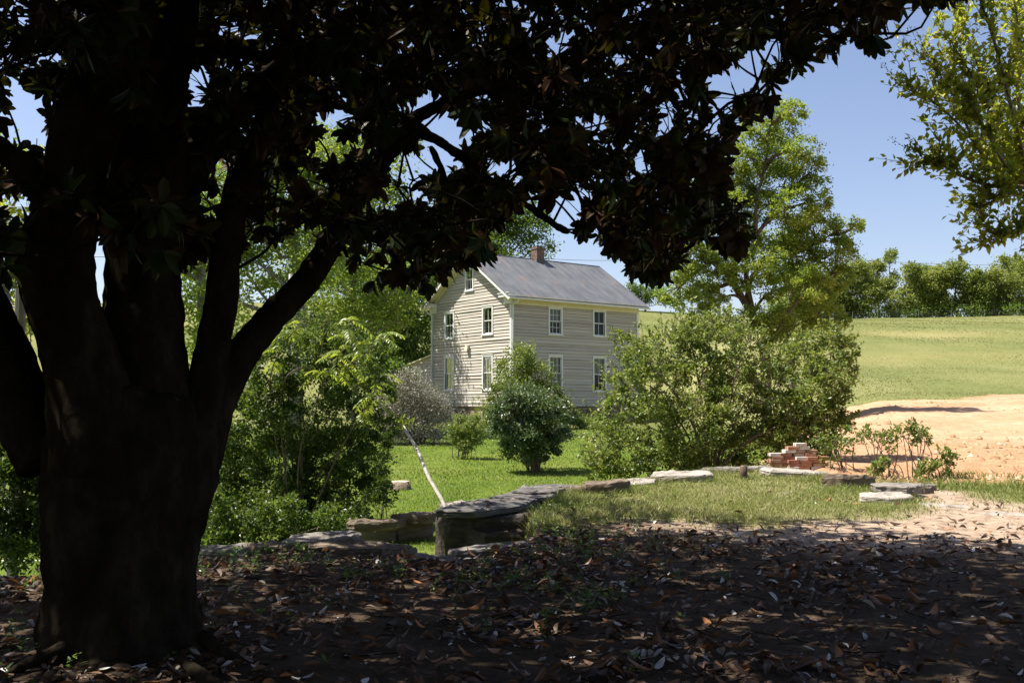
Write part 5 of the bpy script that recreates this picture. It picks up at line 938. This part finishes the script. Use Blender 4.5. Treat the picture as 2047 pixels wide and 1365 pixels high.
k = (cand[:, 2] > np.where(cand[:, 1] < 0, .6, 1.7)) & (cand[:, 1] < np.where(cand[:, 0] < -3.9, 10.3, np.where(cand[:, 0] < -2.6, 13.2, np.where(cand[:, 0] < -.3, 14.4, 12.6)))) & (cand[:, 0] < 3.8); k &= ok_px(cand, 18); k &= ~((np.hypot(cand[:, 0], cand[:, 1]) < 1.6) & (cand[:, 2] < 2.6)); cand = cand[k]
# thin to a blue-noise set
sel = []
u, v, f = proj(cand); vis = np.isfinite(f) & (u > -150) & (u < 2200) & (v > -150)
for i in range(len(cand)):
    dmin = .42 if vis[i] else .63
    if not sel or np.min(np.linalg.norm(cand[sel] - cand[i], axis=1)) > dmin: sel.append(i)
PF = cand[sel]; PV = vis[sel]
mb = MB(); allL = np.concatenate(LIMBS)
C, A, Nn, LL, big = [], [], [], [], []
seq = np.argsort([np.min(np.linalg.norm(allL - c, axis=1)) for c in PF])
for c, vi in zip(PF[seq], PV[seq]):
    if not vi and c[1] < -3.5 and g.random() < .3: continue
    s = allL[int(np.argmin(np.linalg.norm(allL - c + [0, 0, .25], axis=1)))]
    tw = spline([s, (s + c) / 2 + g.normal(size=3) * .12 * min(1, np.linalg.norm(s - c)) + [0, 0, .05], c], 7); mb.tube(tw, np.linspace(.012, .006, 7), 5, caps=False); allL = np.concatenate([allL, tw[2:]])
    ncl = 7
    for q in range(ncl):
        e = c + rdir(1, g)[0] * g.uniform(.12, .42 if vi else .6) * [1, 1, .8]
        if not ok_px(e[None], 6)[0]: continue
        d = (e - c) / np.linalg.norm(e - c); d = d * .7 + [0, 0, -.1] + rdir(1, g)[0] * .4; d /= np.linalg.norm(d)
        if vi: mb.tube([c, (c + e) / 2 + [0, 0, .02], e], [.005, .004, .003], 4, caps=False)
        nl = int(g.integers(7, 12)); sc = (1 if vi else 1.45)
        t1 = np.cross(d, [.3, .2, .9]); t1 /= np.linalg.norm(t1); t2 = np.cross(d, t1); ph = g.uniform(0, 6.28)
        for w_ in range(nl):
            a = ph + w_ * 2.4; sp = .35 + .75 * g.random(); ax = d * (1.05 - sp * .6) + (t1 * math.cos(a) + t2 * math.sin(a)) * sp; ax = ax - [0, 0, .22]
            C.append(e - d * .05 * g.random()); A.append(ax); Nn.append(d + [0, 0, .35] + g.normal(size=3) * .3); LL.append(g.uniform(.10, .165) * sc); big.append(vi)
C, A, Nn, LL, big = map(np.array, (C, A, Nn, LL, big)); m = len(C); print('magnolia leaves', m, 'puffs', len(PF), 'visible', PV.sum())
mb.build('twigs', MBARK, mg, local=MB0)
wr = LL * g.uniform(.36, .50, m); kv = big
V, T_, Q_ = leaf8(C[kv], A[kv], Nn[kv], LL[kv], wr[kv], g.uniform(.0, .35, kv.sum()), g.uniform(.05, .22, kv.sum())); V2, F2 = leaf2(C[~kv], A[~kv], Nn[~kv], LL[~kv], wr[~kv] * 1.2)
tn = np.clip(g.normal(.45, .25, m), 0, 1)
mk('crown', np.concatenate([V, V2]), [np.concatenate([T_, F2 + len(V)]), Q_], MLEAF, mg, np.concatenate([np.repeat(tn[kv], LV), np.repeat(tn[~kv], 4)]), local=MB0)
# one spent pale blossom at the crown's edge above the house
fl = at(975, 486, 8.0); V, T_, Q_ = leaf8(np.tile(fl, (7, 1)), g.normal(size=(7, 3)) * .6 + [.1, -.2, -.9], g.normal(size=(7, 3)), np.full(7, .075), np.full(7, .045), .3, .3); mk('blossom', V, [T_, Q_], leaf_mat('spent_petal', [(.45, .30, .18), (.62, .48, .34)], [(.5, .35, .2), (.6, .45, .3)], .3), mg, np.repeat(g.random(7), LV), local=MB0)
# ------------------------------------------------------------------ fallen leaves under it
DRY = leaf_mat('dry_leaf', [(.03, .018, .011), (.075, .038, .019), (.19, .08, .028), (.42, .18, .06)], [(.12, .05, .02), (.30, .14, .05)], .12, .55, back=[(.05, .03, .018), (.09, .05, .028), (.18, .10, .055)], spec=.35)
PALE = leaf_mat('pale_dry_leaf', [(.30, .26, .22), (.48, .45, .42), (.64, .62, .60)], [(.3, .22, .15), (.4, .3, .2)], .10, .5)
LG = np.random.default_rng(90)
def leaf_pts(n, a0, a1, r0, r1, dens):
    a = np.radians(LG.uniform(a0, a1, n)); r = np.sqrt(LG.uniform(r0 ** 2, r1 ** 2, n)); x, y = r * np.sin(a), r * np.cos(a); k = LG.random(n) < dens(x, y); return x[k], y[k]
def dens(x, y):
    d = sm(13.5, 9.5, y + .25 * np.clip(x - 1, 0, 9)) * (1 - .45 * sm(.5, 3.5, x)) * np.clip(2.6 * (fbm(x * 1.1, y * 1.1, 61) - .30), .32, 1.2); sd = sdist(x, y, TP); return np.clip(d, .03, 1) * (sd > .03)
x, y = leaf_pts(30000, -32, 32, 3.2, 15.5, dens)
def fallen(x, y, kind):
    n = len(x); z = terrain(x, y) + LG.uniform(.004, .035, n); th = LG.uniform(0, 6.283, n); A = np.stack([np.cos(th), np.sin(th), LG.normal(0, .13, n)], 1); Nn = LG.normal(size=(n, 3)) * .34 + [0, 0, 1]
    Nn[LG.random(n) < .4] *= [1, 1, -1]; l = LG.uniform(.045, .118, n) * (1 + .25 * (LG.random(n) < .15)) * (.75 if kind else 1); return np.stack([x, y, z], 1), A, Nn, l, l * LG.uniform(.34, .5, n), LG.uniform(-.15, .6, n), LG.uniform(.1, .55, n)
pale = LG.random(len(x)) < .14
u, v, f = proj(np.stack([x, y, 0 * x], 1)); infr = (u > 10) & (u < 2037) & (v < 1350); hide = (u < 430) & (u > 70)
size = np.where(infr & ~hide, 1 / f, 0); order = np.argsort(-size); ind = np.zeros(len(x), bool); ind[order[:300]] = True
for kd, mat, nm, lb, cat in ((0, DRY, 'fallen_leaf', 'curled rust brown magnolia leaf lying on the shaded ground close to the camera', 'fallen leaf'), (1, PALE, 'fallen_leaf', 'pale grey white upturned dry leaf lying on the shaded ground close to the camera', 'fallen leaf')):
    s = ind & (pale == bool(kd)); C, A, Nn, l, w_, cu, fo = fallen(x[s], y[s], kd); V, T_, Q_ = leaf8(C, A, Nn, l, w_, cu, fo); tn = np.clip(LG.normal(.45, .28, len(C)), 0, 1)
    V = V.reshape(-1, LV, 3); low = V[:, :, 2].min(1); gr = terrain(C[:, 0], C[:, 1]); V[:, :, 2] += np.maximum(0, gr - .004 - low)[:, None]
    for i in range(len(C)):
        o = mk(nm, V[i] - C[i], [LT, LQ], mat, None, np.full(LV, tn[i])); o.location = C[i]; setp(o, lb, cat, 'pale fallen leaves' if kd else 'brown fallen leaves')
parts_V = None
for kd, mat, nm in ((0, DRY, 'leaf_litter'), (1, PALE, 'pale_leaf_litter')):
    s = ~ind & (pale == bool(kd)); C, A, Nn, l, w_, cu, fo = fallen(x[s], y[s], kd); V, T_, Q_ = leaf8(C, A, Nn, l, w_, cu, fo); V = V.reshape(-1, LV, 3); V[:, :, 2] += np.maximum(0, terrain(C[:, 0], C[:, 1]) - .004 - V[:, :, 2].min(1))[:, None]
    setp(mk(nm, V.reshape(-1, 3), [T_, Q_], mat, None, np.repeat(np.clip(LG.normal(.45, .28, len(C)), 0, 1), LV)), kind='stuff')
# crumbled leaf bits and grit between the leaves
x, y = leaf_pts(52000, -32, 32, 3.4, 14.5, dens); n = len(x); C = np.stack([x, y, terrain(x, y) + LG.uniform(.002, .012, n)], 1); th = LG.uniform(0, 6.283, n)
l = LG.uniform(.012, .045, n); V, F = leaf2(C, np.stack([np.cos(th), np.sin(th), LG.normal(0, .2, n)], 1), LG.normal(size=(n, 3)) * .4 + [0, 0, 1], l, l * LG.uniform(.3, .8, n), .2); setp(mk('leaf_crumbs', V, [F], DRY, None, np.repeat(np.clip(LG.normal(.38, .28, n), 0, 1), 4)), kind='stuff')
# small green weeds in the shade and along the stones
n = 2600; a = np.radians(LG.uniform(-27, 14, n)); r = LG.uniform(5.2, 13, n); x, y = r * np.sin(a), r * np.cos(a); sd = sdist(x, y, TP)
k = (LG.random(n) < np.clip(sm(1.6, .1, sd) + .10 + .5 * (fbm(x, y, 63) > .58), 0, 1)) & (fbm(x * 1.4, y * 1.4, 64) > .47) & (sd > -.9); x, y = x[k], y[k]; z = terrain(x, y)
C, A, Nn, l = [], [], [], []
for px_, py_, pz_ in zip(x, y, z):
    for q in range(9):
        th = LG.uniform(0, 6.28); h_ = LG.uniform(.01, .10); C.append([px_ + LG.normal(0, .02), py_ + LG.normal(0, .02), pz_ + h_]); A.append([math.cos(th), math.sin(th), .35 + LG.normal(0, .3)]); Nn.append([LG.normal(0, .3), LG.normal(0, .3), 1]); l.append(LG.uniform(.03, .06))
WEED = lm('weed_leaf', (.04, .08, .012), (.075, .13, .02), (.13, .19, .03), (.10, .18, .02), (.2, .28, .03), .35)
V, F = leaf2(np.array(C), np.array(A), np.array(Nn), np.array(l), np.array(l) * .5); setp(mk('weeds', V, [F], WEED, None, np.repeat(LG.random(len(C)), 4)), kind='stuff')
# fine twigs on the ground
mb = MB()
for q in range(160):
    a = R(LG.uniform(-25, 27)); r = LG.uniform(4.5, 12); p = np.array([r * math.sin(a), r * math.cos(a), 0]); p[2] = terrain(p[:1], p[1:2])[0] + .012; th = LG.uniform(0, 6.28); l_ = LG.uniform(.08, .3); e = p + [math.cos(th) * l_, math.sin(th) * l_, LG.uniform(0, .02)]
    mb.tube(spline([p, (p + e) / 2 + LG.normal(size=3) * [.02, .02, .006], e], 5), [.004, .004, .003, .003, .002], 4, caps=False)
setp(mb.build('twig_litter', MBARK), kind='stuff')

# leaves fallen on the wall slabs, counted one by one
DL = np.random.default_rng(8)
for q in range(16):
    t = DL.uniform(-.9, .9); s_ = DL.uniform(-.32, .32); k = q % 4 == 0
    c = np.array([(.5 if k else -.36) + math.cos(1.13) * t * .8 - math.sin(1.13) * s_, (14.85 if k else 13.05) + math.sin(1.13) * t * .8 + math.cos(1.13) * s_, (.19 if k else .14)]); th = DL.uniform(0, 6.28)
    V, T_, Q_ = leaf8(np.zeros((1, 3)), np.array([[math.cos(th), math.sin(th), .1]]), np.array([[DL.normal(0, .3), DL.normal(0, .3), 1]]), .11, .045, .3, .3); o = mk('fallen_leaf', V, [T_, Q_], DRY, None, np.full(LV, DL.uniform(.5, 1))); o.location = c
    setp(o, 'rust brown magnolia leaf lying on the dark slate slabs of the pit wall', 'fallen leaf', 'leaves on the slate slabs')
